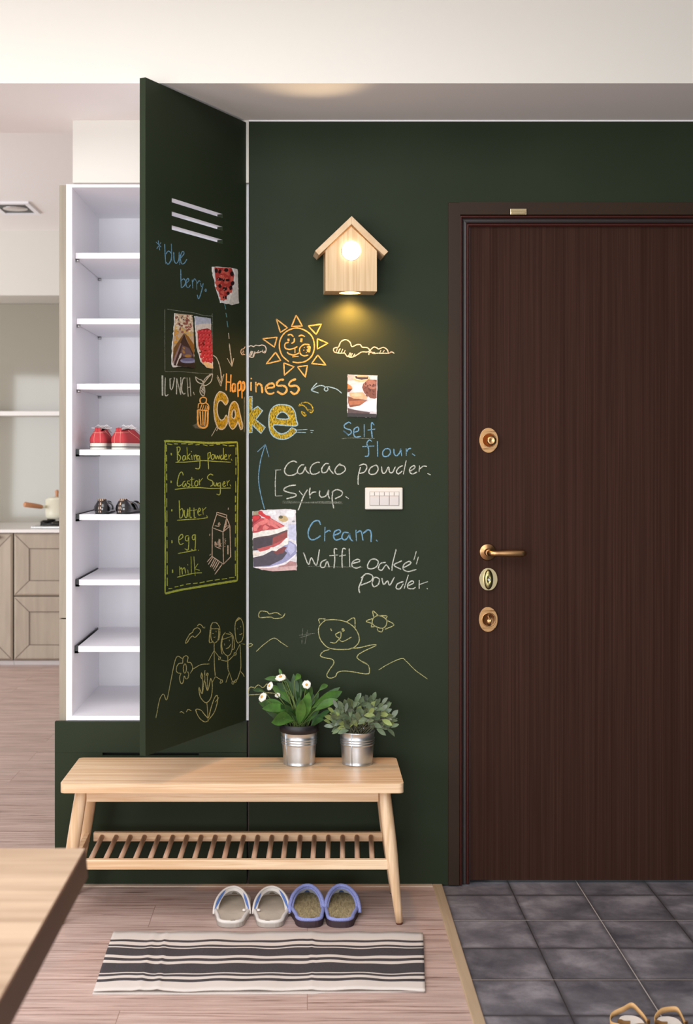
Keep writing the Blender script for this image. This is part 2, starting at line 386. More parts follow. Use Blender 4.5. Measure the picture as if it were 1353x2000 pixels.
lockplate(953.6, 860, 1); lockplate(952.6, 1209.6, 0)
c = W(951.5, 1078, YL)
b = MB(); b.lathe([(.0272, 0), (.0272, .005), (.0245, .008), (.012, .0095), (.0095, .014), (.0095, .03)], 36, c, (0, -1, 0))
hd = b.obj('handle_rose', M['bronze'], door)
xe = xw(1027, YL-.04)
b = MB(); pts = [(c.x+.001, YL-.014, c.z-.001), (c.x+.003, YL-.032, c.z-.0015), (c.x+.012, YL-.040, c.z-.002)]
rr = [.0095, .0095, .0092]
for k in range(1, 13):
    t = k/12; pts.append((c.x+.012+(xe-c.x-.012)*t, YL-.040+.004*t*t, c.z-.002)); rr.append((.0094+.0026*math.sin(PI*min(1, t*.78))**2) if t < .93 else .0072)
pts.append((xe+.002, YL-.037, c.z-.002)); rr.append(.003)
b.tube(pts, rr, 16); b.obj('lever', M['bronze'], hd)
c = W(953, 1131, YL)
b = MB(); oval(b, c.x, c.z, .0290, .0365, YL-.008, YL, cut=.0355); o = b.obj('cylinder_escutcheon', M['brass'], door, bevel=.003)
b = MB(); b.lathe([(.0145, 0), (.0145, .010), (.011, .014), (.004, .015), (.001, .012)], 28, (c.x-.001, YL-.008, c.z), (0, -1, 0), sy=2.2)
b.obj('thumb_turn', mat('olive_brass', (150, 140, 96), rough=.3, metal=1), o)
b = MB(); b.lathe([(.0048, 0), (.0048, .002), (.0036, .003), (.001, .0015)], 18, (c.x, YL-.0225, c.z), (0, -1, 0)); b.obj('keyhole', M['steel'], o)

# ------------------------------------------------------------------ shoe cabinet
cab = thing('shoe_cabinet', (-.48, .02, 0), 'tall white shoe cabinet with its green chalkboard door standing open', 'cabinet')
Y0, Y1 = .02, .59
cx0, ci0, ci1, cx1 = xw(129, Y0), xw(140.5, Y0), -.2085, -.1880
ztop, zti, zbi, zbot = zw(357)-.0005, zw(366, Y0), zw(1398, Y0), zw(1407, Y0)
B('side_panel', M['white'], cab, cx0, ci0, Y0, Y1, zbot, ztop)
B('side_panel', M['white'], cab, ci1, cx1, Y0, Y1, zbot, ztop)
B('top_panel', M['white'], cab, ci0, ci1, Y0, Y1, zti, ztop)
B('bottom_panel', M['white'], cab, ci0, ci1, Y0, Y1, zbot, zbi)
B('back_panel', M['white'], cab, ci0, ci1, Y1-.018, Y1, zbi, zti)
shelf_z = {}
for k, (py, kind, yf) in enumerate([(493.7, 0, .075), (622, 0, .095), (749.5, 0, .095), (878, 1, .085), (1004.5, 1, .085), (1132, 1, .080), (1262, 1, .065)]):
    z1 = zw(py, yf); gap = .012 if kind else .0015
    s = B('shelf', M['white'], cab, ci0+gap, ci1-gap, yf, Y1-(.06 if kind else .02), z1-.0187, z1, bevel=.0006); shelf_z[k] = (z1, yf)
    if kind:
        for xa, xb in ((ci0+.001, ci0+gap), (ci1-gap, ci1-.001)):
            m_ = MB(); m_.box(xa, xb, yf-.001, Y1-.07, z1-.022, z1-.016); m_.box(xa, xb, yf-.001, yf+.012, z1-.023, z1+.001)
            m_.box(xa, xa+.004, yf, Y1-.07, z1-.022, z1+.001)
            m_.obj('slide_rail', M['black'], s)
    else:
        for yy in (yf+.015, Y1-.045):
            for xa, xb in ((ci0, ci0+.012), (ci1-.012, ci1)):
                m_ = MB(); m_.tube([(xa, yy, z1-.0237), (xb, yy, z1-.0237)], .005, 10); m_.obj('shelf_peg', M['steel'], s)
# green plinth front below the cabinet
bx0, bx1 = xw(107), xw(481.5)
zs = zw(1470.5)
B('plinth_panel', M['green'], cab, bx0, bx1, 0, .019, zs+.001, zbot-.0005)
b = MB(); b.box(bx0, bx1, 0, .019, .004, zw(1475.5)); b.box(bx0, xw(200), 0, .019, zw(1475.5), zs+.0006); b.box(xw(388), bx1, 0, .019, zw(1475.5), zs-.0003)
b.obj('drop_front', M['green'], cab, recalc=False)
B('plinth_box', M['black'], cab, cx0+.002, bx1, .045, Y1, .0, zbot-.0005)  # black colour stands for the shade in the cavity behind the pull slot
# open door, hinge at the right
HX, HY = xw(480.5), 0.0
FXp, FYp = xw(284, -.502), -.502
dv = Vector((FXp-HX, FYp-HY, 0)); DW = dv.length; dv.normalize(); nv = Vector((-dv.y, dv.x, 0))     # nv points to the left, the inner face
if nv.x > 0: nv = -nv
dz0, dz1 = zw(1407)+.0005, 2.4335
def onplane(px, py, lift=0.0):
    """point where the sight line of a pixel meets the outer face of the open door"""
    d = Vector(((px-PX)/F, 1, -(py-PY)/F)); o = Vector((0, -CY, H))
    n = -nv; t = (Vector((HX, HY, 0))-o).dot(n)/d.dot(n)
    return o+d*t+n*lift
def dpos(p): q = p-Vector((HX, HY, 0)); return q.dot(dv), q.z
slots = []
for py in (386.6, 413.0, 440.0):
    a, za = dpos(onplane(335.4, py)); bq, _ = dpos(onplane(434.7, py+30)); slots.append((bq, a, za-.0125, za))
b = MB()
def dbox(u0, u1, z0, z1, mi=0):
    p = Vector((HX, HY, 0))+dv*u0; b.obox((p.x, p.y, z0), dv*(u1-u0), nv*.0195, (0, 0, z1-z0), mi)
ua, ub = slots[0][0], slots[0][1]
dbox(0, ua, dz0, dz1); dbox(ub, DW, dz0, dz1)
zc = dz1
for s_ in slots: dbox(ua, ub, s_[3], zc); zc = s_[2]
dbox(ua, ub, dz0, zc)
cdoor = b.obj('cabinet_door', M['green'], cab, recalc=False)
b = MB()
def lbox(u0, u1, z0, z1): p = Vector((HX, HY, 0))+dv*u0+nv*.0195; b.obox((p.x, p.y, z0), dv*(u1-u0), nv*.0006, (0, 0, z1-z0))
lbox(.003, ua, dz0+.002, dz1-.002); lbox(ub, DW-.002, dz0+.002, dz1-.002); zc = dz1-.002
for s_ in slots: lbox(ua, ub, s_[3], zc); zc = s_[2]
lbox(ua, ub, dz0+.002, zc); b.obj('inner_lining', M['white'], cdoor, recalc=False)
for s_ in slots:                                          # white core shown inside each vent slot
    b = MB()
    p = Vector((HX, HY, 0))+dv*ua+nv*.001
    b.obox((p.x, p.y, s_[3]-.0004), dv*(ub-ua), nv*.0175, (0, 0, .0004)); b.obox((p.x, p.y, s_[2]), dv*(ub-ua), nv*.0175, (0, 0, .0004))
    b.obj('vent_slot', M['white'], cdoor)
# beige panel standing against the kitchen side of the cabinet
tp = thing('tall_cabinet_panel', (-.786, .3, 0), 'narrow pale beige veneer panel along the left side of the shoe cabinet', 'panel')
B('upper_panel', M['beige'], tp, xw(115.5, .03), cx0-.0008, .03, .62, zw(1207, .03), ztop-.001, bevel=.001)
B('lower_panel', M['beige'], tp, xw(115.5, .03), cx0-.0008, .03, .62, 0, zw(1209.5, .03), bevel=.001)
# ================================================================== chalk drawings and writing
CH = {k: chalk('chalk_'+k, c, cv-.06, hatch=(1.0, 1.0, .16) if k == 'gold' else None) for k, c, cv in (
    ('white', (214, 216, 204), .56), ('pinkwhite', (226, 208, 188), .62), ('blue', (124, 172, 204), .58), ('paleblue', (168, 200, 212), .62),
    ('lime', (186, 200, 96), .62), ('orange', (238, 182, 100), .66), ('yellow', (208, 202, 138), .52), ('gold', (206, 174, 52), .50),
    ('limedeep', (170, 186, 84), .66), ('teal', (110, 160, 168), .6), ('grey', (150, 154, 140), .42), ('smudge', (170, 170, 156), .30))}
REG = {'A': (260, 360, .17738), 'B': (300, 590, .14043), 'C': (370, 720, .18477), 'D': (300, 850, .15993), 'E': (290, 1180, .14782),
       'F': (460, 600, .23651), 'G': (600, 720, .19217), 'H': (480, 850, .15521), 'I': (480, 980, .28086), 'J': (470, 1170, .28825)}
def onwall(px, py, lift=0.0): return W(px, py, 0)+Vector((0, -lift, 0))
def parse(reg, txt):
    x0, y0, k = REG[reg]; out = []
    for st in txt.split('|'):
        v = [float(t) for t in st.split()]
        if len(v) >= 4: out.append([(x0+v[i]*k, y0+v[i+1]*k) for i in range(0, len(v)-1, 2)])
    return out
def ribbon(b, fn, pts, w, lift, sharp=False):
    P = [Vector(p) for p in pts] if sharp else spline(pts)
    if sharp:
        Q = []
        for i in range(len(P)-1):
            k = max(1, int((P[i+1]-P[i]).length/4))
            Q += [P[i].lerp(P[i+1], j/k) for j in range(k)]
        P = Q+[P[-1]]
    n = len(P); vs = []
    for i, p in enumerate(P):
        t = P[min(i+1, n-1)]-P[max(i-1, 0)]
        if t.length < 1e-6: t = Vector((1, 0))
        t.normalize(); q = Vector((-t.y, t.x)); ww = w*.5*rnd.uniform(.82, 1.18)
        if i in (0, n-1): ww *= .7
        a, c_ = p+q*ww, p-q*ww
        vs += [fn(a.x, a.y, lift), fn(c_.x, c_.y, lift)]
    b.add(vs, [(2*i, 2*i+1, 2*i+3, 2*i+2) for i in range(n-1)])
def draw(name, col, fn, reg, txt, w=2.5, sharp=False, lift=.0004, label=None, b=None, done=True, more=()):
    b = b or MB()
    for st in parse(reg, txt): ribbon(b, fn, st, w, lift, sharp)
    for r2, t2 in more:
        for st in parse(r2, t2): ribbon(b, fn, st, w, lift, sharp)
    par = wall_back if fn is onwall else cdoor
    o = b.obj(name, CH[col], par, recalc=False)
    if label: o['label'] = label
    return o
def letterfill(name, fn, reg, outers, holes, label):
    b = MB(); o2 = MB()
    for outer, hole in zip(outers, holes):
        l = parse(reg, outer)[0]; lo = spline(l, True, 4) if len(l) > 13 or hole else [Vector(p) for p in l]
        loops = [lo]
        if hole: loops.append(spline(parse(reg, hole)[0], True, 4))
        b.fill([[fn(p.x, p.y, .0003) for p in L_] for L_ in loops])
        for L_ in loops: ribbon(o2, fn, [tuple(p) for p in L_]+[tuple(L_[0])], 2.2, .0007, True)
    par = wall_back if fn is onwall else cdoor
    o = b.obj(name, CH['gold'], par, recalc=False); o['label'] = label
    o2.obj(name.replace('letters', 'outline'), CH['paleblue' if fn is onwall else 'white'], par, recalc=False)
D_, W_ = onplane, onwall
# --- "Happiness" runs across the corner
draw('chalk_lettering', 'orange', D_, 'C', "390 50 386 230 | 437 62 430 245 | 392 140 435 145 | 480 165 460 160 450 195 455 240 475 235 482 200 482 160 485 245 | 510 150 512 300 | 512 165 530 135 545 160 540 215 515 235 | 552 145 554 315 | 556 160 568 140 578 160 577 216 558 238", 3.5, label='orange chalk letters Happ')
draw('chalk_lettering', 'orange', W_, 'C', "650 140 650 235 | 650 98 655 112 | 700 140 703 250 | 703 190 730 160 760 180 770 260 | 808 205 890 195 885 160 850 158 815 185 805 225 830 262 870 265 895 250 | 1000 118 960 118 925 150 930 180 990 180 1025 205 1020 245 980 270 925 240 | 1125 110 1075 130 1050 165 1070 185 1125 180 1155 210 1140 250 1105 268 1065 240", 3.9, label='orange chalk letters iness')
letterfill('chalk_letters', D_, 'C', ["300 255 265 330 255 430 265 530 290 610 320 640 360 635 395 580 405 530 385 490 365 530 330 545 300 500 290 430 300 360 325 335 355 355 380 385 405 345 395 300 370 265 330 245",
    "470 345 435 380 415 450 412 530 420 600 450 640 475 625 500 585 510 560 540 645 560 610 545 540 525 450 505 375"], [None, "468 430 450 460 447 510 465 530 482 500 480 455"], 'gold chalk letters Ca')
letterfill('chalk_letters', W_, 'C', ["622 295 662 295 660 440 720 400 772 445 700 540 800 620 755 685 660 590 662 675 622 680",
    "970 380 900 395 850 460 838 560 850 660 900 725 985 748 1060 725 1130 660 1080 625 1040 665 970 690 910 655 895 595 1125 605 1128 540 1110 450 1060 395"], [None, "925 525 940 480 985 458 1030 485 1045 530"], 'gold chalk letters ke')
draw('chalk_stroke', 'grey', D_, 'C', "578 300 577 670", 2.5)
draw('chalk_stroke', 'paleblue', W_, 'C', "1115 650 1245 642 | 1120 672 1230 676 | 1275 652 1312 655 | 1280 674 1300 676", 1.8)
draw('chalk_drop', 'gold', W_, 'C', "1150 395 1190 362 1250 360 1295 400 1305 440 1285 465 1250 440 1225 405 1190 385 1150 395 | 1250 430 1290 440 | 1175 455 1205 460 1230 490 1215 500 1195 480 1175 455", 2.4, label='yellow chalk drops')
draw('chalk_stroke', 'white', D_, 'C', "290 610 230 715 | 300 620 285 660", 1.6)
# --- cupcake, leaves, berry
draw('chalk_leaf', 'white', D_, 'C', "60 85 75 130 110 155 145 160 130 125 95 110 60 85 | 145 155 160 110 200 75 240 52 235 110 215 150 165 180 145 165 | 150 155 190 100 235 55 | 135 170 115 200 110 245 130 280 150 285 160 240 155 195 135 170 | 120 200 150 230 | 118 225 150 262 | 140 185 125 250 | 150 190 138 262", 1.7, label='white chalk leaves and berry')
b = MB()
for st in parse('C', "85 435 95 600 180 610 195 440 | 85 435 195 445 | 110 450 120 600 | 138 450 142 600 | 168 450 160 605"): ribbon(b, D_, st, 3.4, .0004)
draw('chalk_cupcake', 'orange', D_, 'C', "140 300 112 320 115 360 145 370 172 355 175 315 140 300 | 95 370 88 420 | 200 440 200 390 175 360 | 120 365 95 370 | 110 430 130 380 | 135 430 150 385 | 160 435 175 385 | 182 435 190 395", 2.4, b=b, label='orange chalk cupcake')
b = MB(); b.fill([[D_(p[0], p[1], .0002) for p in parse('C', "30 600 85 575 180 615 130 640 60 630")[0]]]); b.obj('chalk_smudge', CH['smudge'], cdoor, recalc=False)
# --- frame, arrows and LUNCH
draw('chalk_frame', 'grey', D_, 'B', "152 100 152 400 155 960 | 185 98 400 130 560 150 690 185 800 195 815 220 815 990 | 155 968 400 970 700 995 815 992", 1.4, label='thin grey chalk frame')
draw('chalk_arrow', 'teal', D_, 'B', "985 25 1000 100 | 1003 150 1015 212 | 1018 265 1030 350", 2.2)
draw('chalk_arrow', 'white', D_, 'B', "1038 430 1048 510 | 1050 575 1062 680 1075 780 1085 880 | 1020 780 1085 895 | 1085 895 1112 780", 2.0)
draw('chalk_arrow', 'white', D_, 'B', "820 738 870 775 910 870 935 1010 935 1170 | 880 1045 932 1170 | 932 1170 975 1005 | 885 1020 930 1120 | 930 1120 950 1030", 1.7)
b = MB(); ribbon(b, D_, parse('B', "120 1020 122 1300")[0], 4.8, .0004)
draw('chalk_lettering', 'white', D_, 'B', "160 1050 158 1290 205 1285 | 225 1065 232 1200 258 1205 290 1055 | 222 1065 245 1066 | 275 1056 297 1055 | 315 1285 318 1170 320 1060 | 320 1060 375 1290 | 375 1290 375 1045 | 440 1060 415 1055 395 1120 390 1230 415 1280 440 1265 | 462 1050 478 1315 | 500 1050 515 1310 | 470 1190 508 1180 | 550 1250 565 1290", 2.0, b=b, label='white chalk word LUNCH')
# --- blue berry
draw('chalk_lettering', 'blue', D_, 'A', "275 620 290 725 | 250 635 305 690 | 305 640 258 710 | 345 655 350 770 358 875 | 358 770 385 735 420 765 415 830 385 880 360 855 | 418 655 425 850 | 445 745 450 840 475 870 500 830 505 745 | 505 745 512 885 | 520 815 560 760 540 740 518 800 530 870 560 870 590 825 | 522 935 524 1040 528 1140 | 528 1060 555 1040 575 1070 565 1110 535 1140 | 580 1090 612 1060 600 1035 582 1070 585 1125 610 1135 630 1105 | 648 1050 655 1145 | 652 1080 675 1040 690 1060 | 697 1060 700 1160 | 700 1095 725 1060 735 1075 | 738 1085 750 1130 | 770 1090 750 1180 720 1260 703 1215 | 795 1150 788 1170 800 1180 803 1160 795 1150", 1.7, label='blue chalk words blue berry')
# --- shopping list
b = MB()
for st in parse('D', "140 85 160 72 500 85 700 95 1020 85 | 1020 1775 800 1810 500 1860 300 1895 140 1935"): ribbon(b, D_, st, 4.0, .0004)
draw('chalk_list_frame', 'limedeep', D_, 'D', "1020 85 1030 400 1022 900 1020 1400 1020 1775 | 140 85 135 700 140 1200 138 1930 | 165 105 225 115 | 245 105 295 108 | 335 105 400 103 | 420 112 480 105 | 510 118 560 112 | 600 115 655 128 | 680 125 730 122 | 765 112 810 110 | 840 115 895 128 | 915 130 985 128 | 155 120 155 200 | 155 240 156 320 | 156 350 156 440 | 156 470 157 550 | 157 590 158 700 | 158 770 158 880 | 160 920 160 1060 | 160 1110 161 1240 | 161 1280 162 1380 | 162 1420 163 1560 | 163 1590 164 1700 | 164 1740 165 1840 | 1003 150 1004 240 | 1003 270 1003 370 | 1002 400 1002 480 | 1000 560 1002 700 | 997 740 997 820 | 997 850 996 930 | 998 960 998 1060 | 997 1100 997 1200 | 995 1250 995 1360 | 995 1410 996 1530 | 996 1570 997 1720 | 180 1875 225 1870 | 255 1855 300 1845 | 320 1840 365 1828 | 395 1820 450 1812 | 480 1812 535 1805 | 560 1805 620 1790 | 645 1785 720 1772 | 745 1770 805 1760 | 830 1758 895 1750 | 920 1742 985 1735", 2.4, b=b, label='lime chalk list border with a dashed inner line')
b = MB()
for st in parse('D', "212 218 215 246 | 212 556 212 584 | 220 905 220 930 | 222 1282 222 1318 | 230 1642 230 1680"): ribbon(b, D_, st, 3.2, .0004)
draw('chalk_list_writing', 'lime', D_, 'D', """285 150 288 230 290 310 | 275 150 315 145 320 180 295 225 325 260 320 300 290 325 | 385 250 360 255 352 290 365 308 385 285 385 250 395 305 | 405 145 412 300 | 445 225 415 265 445 300 | 462 245 468 300 | 458 195 462 205 | 490 240 495 300 | 495 265 515 240 525 300 | 560 255 535 250 528 285 545 295 560 270 562 255 558 400 505 405
| 660 215 665 330 670 415 | 655 225 690 210 685 265 665 290 | 715 235 700 265 712 295 735 285 738 245 715 235 | 745 235 762 290 778 250 795 290 808 240 | 835 240 815 265 825 298 845 280 | 850 155 850 300 | 862 270 890 255 880 235 860 265 870 298 900 290 | 915 235 918 295 | 918 265 940 235 | 945 290 955 310 | 265 330 400 328 600 310 750 320 940 330
| 360 490 345 450 315 470 290 560 290 615 315 620 345 600 | 385 560 360 575 352 615 370 630 390 590 398 630 | 440 560 415 560 410 585 440 600 435 625 410 628 | 465 510 465 620 485 615 | 445 545 495 535 | 515 555 498 590 510 620 535 610 538 565 515 555 | 555 535 560 610 | 560 570 595 525
| 725 490 690 475 655 510 670 540 715 560 720 605 690 625 | 735 575 735 610 755 620 770 580 775 625 | 815 580 785 590 785 620 810 615 815 580 808 720 765 718 | 845 605 870 585 860 565 843 600 855 628 880 615 | 895 555 900 615 | 900 580 925 550 | 930 600 942 625 | 258 662 400 645 560 640 700 650 940 645
| 310 795 314 900 318 1015 | 318 920 345 895 360 940 345 1000 320 1015 | 375 915 375 980 400 1005 415 900 418 1000 | 440 880 442 1000 465 1000 | 415 930 470 915 | 490 885 495 1005 515 1000 | 475 920 525 910 | 540 945 570 915 555 890 537 940 550 975 580 970 | 595 890 605 970 | 600 920 640 880 | 645 980 658 1005 | 285 1040 430 1028 560 1022 660 1005
| 310 1280 355 1245 345 1210 310 1240 305 1300 325 1335 365 1320 | 425 1225 390 1235 388 1280 415 1290 428 1240 420 1395 375 1385 | 505 1215 475 1225 472 1265 495 1275 510 1215 500 1400 455 1390 | 545 1400 550 1410 | 295 1445 400 1425 520 1400
| 315 1600 320 1720 | 318 1640 340 1620 350 1700 | 350 1640 375 1620 390 1690 | 415 1640 420 1690 | 412 1575 418 1590 | 455 1480 460 1700 | 490 1480 505 1720 | 540 1570 498 1630 | 498 1630 560 1650 | 285 1735 400 1705 500 1685 590 1680""", 1.7, b=b, label='lime chalk list Baking powder, Castor Suger, butter, egg, milk')
b = MB(); ribbon(b, D_, parse('D', "905 1345 905 1455")[0], 3.6, .0004)
draw('chalk_milk_carton', 'pinkwhite', D_, 'D', "768 940 890 975 890 1010 768 965 768 940 | 768 965 715 1130 845 1180 890 1010 | 715 1130 712 1480 850 1575 845 1180 | 845 1180 930 1110 890 1010 | 930 1110 938 1485 850 1575 | 885 1040 885 1110 930 1105 | 885 1110 850 1160 | 860 1160 885 1050 | 745 1300 745 1350 | 745 1310 755 1300 760 1350 | 762 1310 770 1345 | 782 1300 782 1345 | 795 1265 795 1365 | 808 1270 808 1370 | 825 1320 808 1340 825 1360 | 745 1355 820 1390 | 862 1270 880 1265 | 865 1290 882 1285 | 862 1310 880 1300 | 862 1330 878 1325 | 860 1360 875 1355 | 800 1065 785 1085 795 1105 810 1090 800 1065 | 745 1105 800 1115 | 710 1480 650 1550 | 725 1485 665 1580 | 745 1500 690 1610 | 765 1510 710 1615 | 785 1525 725 1635 | 805 1540 740 1655 | 835 1575 745 1700 | 700 1450 680 1470 | 860 1560 910 1520 | 870 1555 935 1490 | 910 885 908 910 | 685 1205 680 1230", 1.6, sharp=True, b=b, label='pinkish white chalk milk carton')
# --- family of stick figures, flower, tulip, hill
draw('chalk_stick_figures', 'yellow', D_, 'E', """850 240 825 280 808 380 803 505 855 490 | 850 245 900 250 935 310 940 400 922 480 | 825 325 930 325 | 825 300 820 400 830 470 865 512 910 480 925 400 922 320 | 842 383 858 390 | 888 350 893 370 | 860 432 870 440 882 430 | 865 512 865 610 868 800 880 950 | 862 615 790 750 | 868 615 930 700 | 930 700 925 735 945 725 950 700 930 700 | 880 955 850 1015 | 890 960 955 1000 | 955 1000 945 1045 975 1030 970 1000 955 1000
| 980 440 965 540 985 630 1040 682 1085 650 1105 560 1105 430 | 1015 370 975 430 955 530 965 650 985 655 | 1065 365 1110 410 1130 500 1130 585 1100 600 | 980 465 1110 420 | 1020 390 1075 400 1110 425 | 1000 520 1004 545 | 1065 470 1068 490 | 1020 590 1060 570 1088 525 | 1045 685 1048 860 1065 895 | 955 738 1045 748 1130 670 | 1130 640 1128 675 1150 670 1155 645 1130 640 | 1065 900 1020 1035 | 1065 900 1105 1020 | 1105 1020 1100 1050 1120 1055 1125 1025 1105 1020
| 1190 172 1150 230 1140 330 1155 470 1185 520 | 1190 172 1235 220 1255 320 1250 420 1225 490 1190 505 | 1155 230 1190 200 1225 180 | 1160 215 1200 180 | 1172 318 1175 330 | 1212 290 1220 305 | 1195 400 1220 400 1235 382 | 1205 525 1215 700 1215 850 1170 1000 | 1205 530 1150 640 | 1225 522 1272 530 | 1155 990 1135 1020 1145 1035 1162 1015 1155 990 | 1215 890 1250 930 1262 960""", 1.5, label='pale yellow chalk stick figures holding hands')
draw('chalk_flower', 'yellow', D_, 'E', """450 780 455 710 490 682 520 700 512 765 550 770 575 810 580 860 550 915 | 515 890 530 930 515 980 490 985 470 950 455 1030 435 1052 415 1020 410 960 425 915 390 910 365 880 370 830 400 785 450 780 | 478 785 458 830 462 890 480 912 498 870 495 810 478 785 | 580 860 690 800 800 790
""", 1.5, label='pale yellow chalk flower')
draw('chalk_cloud', 'yellow', D_, 'E', """640 310 595 335 580 370 540 400 490 490 485 515 510 505 545 450 580 420 610 440 645 410 685 360 670 325 640 310 | 640 295 665 265 700 280 728 320 | 742 300 740 320""", 1.5)
draw('chalk_bird', 'yellow', D_, 'E', """410 1430 435 1420 468 1445 | 500 1425 520 1390 565 1410""", 1.5)
draw('chalk_hill', 'yellow', D_, 'E', "95 1505 140 1280 170 1210 200 1192 240 1260 290 1030 340 780 380 690 445 720", 1.3)
draw('chalk_tulip', 'yellow', D_, 'E', "665 1095 668 1160 690 1240 755 1302 810 1260 835 1180 840 1050 820 975 | 820 975 778 1140 735 1010 708 1180 665 1095 | 708 1170 710 990 | 700 905 690 960 705 985 712 950 700 905 | 745 870 738 920 745 950 | 742 1010 742 890 | 775 905 765 930 775 945 788 925 775 905 | 775 945 775 1130 | 835 1040 880 960 | 770 1305 788 1545 | 790 1540 740 1555 680 1515 640 1450 625 1390 690 1400 740 1460 788 1510 | 792 1500 830 1350 870 1240 905 1205 910 1280 870 1420 800 1520 | 930 1230 880 1295", 1.6, label='pale yellow chalk tulip')
# --- wall: sun and clouds
b = MB()
for st in parse('F', "500 65 462 160 550 155 500 65 | 335 97 370 208 428 170 335 97 | 222 260 342 248 320 330 222 260 | 330 372 252 468 372 440 330 372 | 398 460 402 562 482 492 398 460 | 510 492 592 482 575 577 510 492 | 678 395 628 465 745 477 678 395 | 675 260 675 345 762 297 675 260 | 600 155 708 140 665 225 600 155"): ribbon(b, W_, st, 2.5, .0004, True)
for st in parse('F', "435 260 438 280 | 545 258 540 288 | 600 372 608 340 602 320"): ribbon(b, W_, st, 6.0, .0004)
draw('chalk_sun', 'orange', W_, 'F', "440 450 385 400 362 330 372 260 420 200 500 172 580 195 635 250 650 330 630 400 580 445 520 458 470 452 | 430 232 455 225 478 245 | 440 290 410 300 408 335 440 348 480 340 510 325 | 485 255 482 285 460 300 | 490 340 490 380 | 425 370 440 385 480 395 520 380 535 365 | 468 410 520 405 | 520 240 545 232 572 243 | 610 310 565 308 530 340 535 385 565 402 600 395 | 565 330 568 336 | 590 325 592 331 | 562 352 564 358 | 588 350 590 356 | 608 355 610 360 | 582 372 584 378", 2.5, b=b, label='orange chalk sun with a smiling face')
draw('chalk_cloud', 'pinkwhite', W_, 'F', "850 330 870 285 910 268 945 290 960 325 1000 310 1030 310 1045 330 1090 335 1105 360 1085 370 1040 370 1000 395 960 412 920 405 900 380 860 380 815 370 812 340 850 330 | 1110 355 1140 330 1165 335 1180 345 1220 332 1250 350 1260 375 | 830 370 840 340 | 850 375 865 340 | 870 380 885 345 | 890 385 905 355 | 930 405 945 375 | 950 410 965 380 | 970 405 985 385 | 1110 355 1130 380 1180 380 1260 380 1290 370 1310 382 | 1100 395 1105 375 1150 375 | 1190 375 1200 355 | 1215 375 1228 355 | 1270 380 1285 365 | 845 375 858 345 | 940 408 953 378", 2.0, label='white chalk cloud with hatching right of the sun')
draw('chalk_cloud', 'pinkwhite', W_, 'F', "105 330 125 318 150 325 165 315 195 318 220 312 245 325 252 350 240 378 215 365 190 375 160 380 145 412 115 410 105 400 | 110 400 130 360 | 118 405 138 362 | 125 405 145 365 | 140 405 160 365 | 180 375 190 355 | 215 370 225 352 | 232 375 240 360", 1.9, label='small white chalk cloud left of the sun')
draw('chalk_cloud', 'pinkwhite', D_, 'B', "1270 620 1250 650 1225 655 1210 690 1230 735 1255 725 1270 735 | 1240 670 1255 700 | 1230 690 1245 720", 1.6)
# --- wall: words
draw('chalk_arrow', 'paleblue', W_, 'G', "350 250 300 210 240 190 205 185 210 215 190 228 172 210 190 185 210 190 | 190 190 150 172 100 180 40 220 | 100 145 65 180 38 218 | 38 222 75 235 115 248", 1.9, label='pale blue looped chalk arrow')
draw('chalk_lettering', 'blue', W_, 'G', "445 560 420 545 375 575 385 605 440 625 445 655 415 670 365 630 | 365 630 420 682 | 470 650 518 630 515 595 480 610 470 660 490 695 545 688 | 578 565 578 695 | 680 575 655 548 650 600 660 705 | 612 625 690 615 | 655 740 630 725 605 760 622 820 618 885 585 892 | 560 792 680 787 | 712 735 714 895 | 790 815 765 850 775 890 815 890 845 855 830 815 790 815 | 878 815 885 870 910 885 940 850 950 808 | 950 808 958 888 | 1005 810 1005 885 | 1005 850 1030 815 1055 812 | 1065 865 1095 885", 2.3, label='blue chalk words Self flour')
draw('chalk_underline', 'grey', W_, 'G', "350 712 450 705 600 710 685 710", 1.2)
draw('chalk_lettering', 'white', W_, 'H', "645 345 600 325 540 350 495 410 490 470 530 505 600 500 645 470 | 735 370 690 380 650 440 665 485 715 470 750 400 755 440 800 488 | 930 345 900 340 840 370 808 430 825 485 880 488 930 460 | 1045 360 1000 360 955 420 965 470 1015 460 1050 390 1055 430 1105 490 | 1190 355 1150 390 1120 440 1140 485 1195 485 1250 440 1235 390 1170 370", 2.2,
     more=[('G', "540 1000 520 1080 515 1160 520 1178 | 525 985 580 970 605 1000 580 1050 530 1065 | 680 985 640 1010 625 1050 645 1075 695 1065 720 1020 705 985 680 985 | 755 995 762 1055 790 1060 825 1000 835 1050 865 1055 895 995 | 970 985 930 1005 905 1045 925 1070 965 1040 | 1005 930 975 1075 | 1040 1045 1090 1010 1085 985 1045 1010 1040 1050 1070 1070 1115 1050 | 1140 985 1135 1050 | 1140 1020 1180 990 1215 995 | 1220 1065 1252 1080")], label='white chalk words Cacao powder')
draw('chalk_lettering', 'white', W_, 'H', "630 628 560 635 490 665 480 695 540 720 625 740 620 770 510 800 | 670 700 715 755 | 775 685 730 760 690 860 658 945 | 808 660 800 720 808 795 | 805 755 840 720 885 715 | 930 695 925 745 950 780 1010 760 1040 690 1035 750 1055 800 | 1095 700 1085 800 1105 920 | 1080 720 1140 685 1210 710 1200 760 1120 800 | 1255 770 1295 800", 2.3, label='white chalk word Syrup')
draw('chalk_underline', 'grey', W_, 'H', "460 830 600 835 800 840 1000 835 1215 840 | 460 852 700 850 1000 855 1220 862 | 520 828 900 846 1200 848", 1.3)
draw('chalk_bracket', 'white', W_, 'H', "442 435 365 440 | 378 440 370 600 372 765 | 372 765 460 762", 1.6)
draw('chalk_arrow', 'blue', W_, 'H', "235 930 200 800 165 620 162 480 190 300 245 115 | 145 210 245 115 | 245 115 290 275", 1.8, label='blue curved chalk arrow')
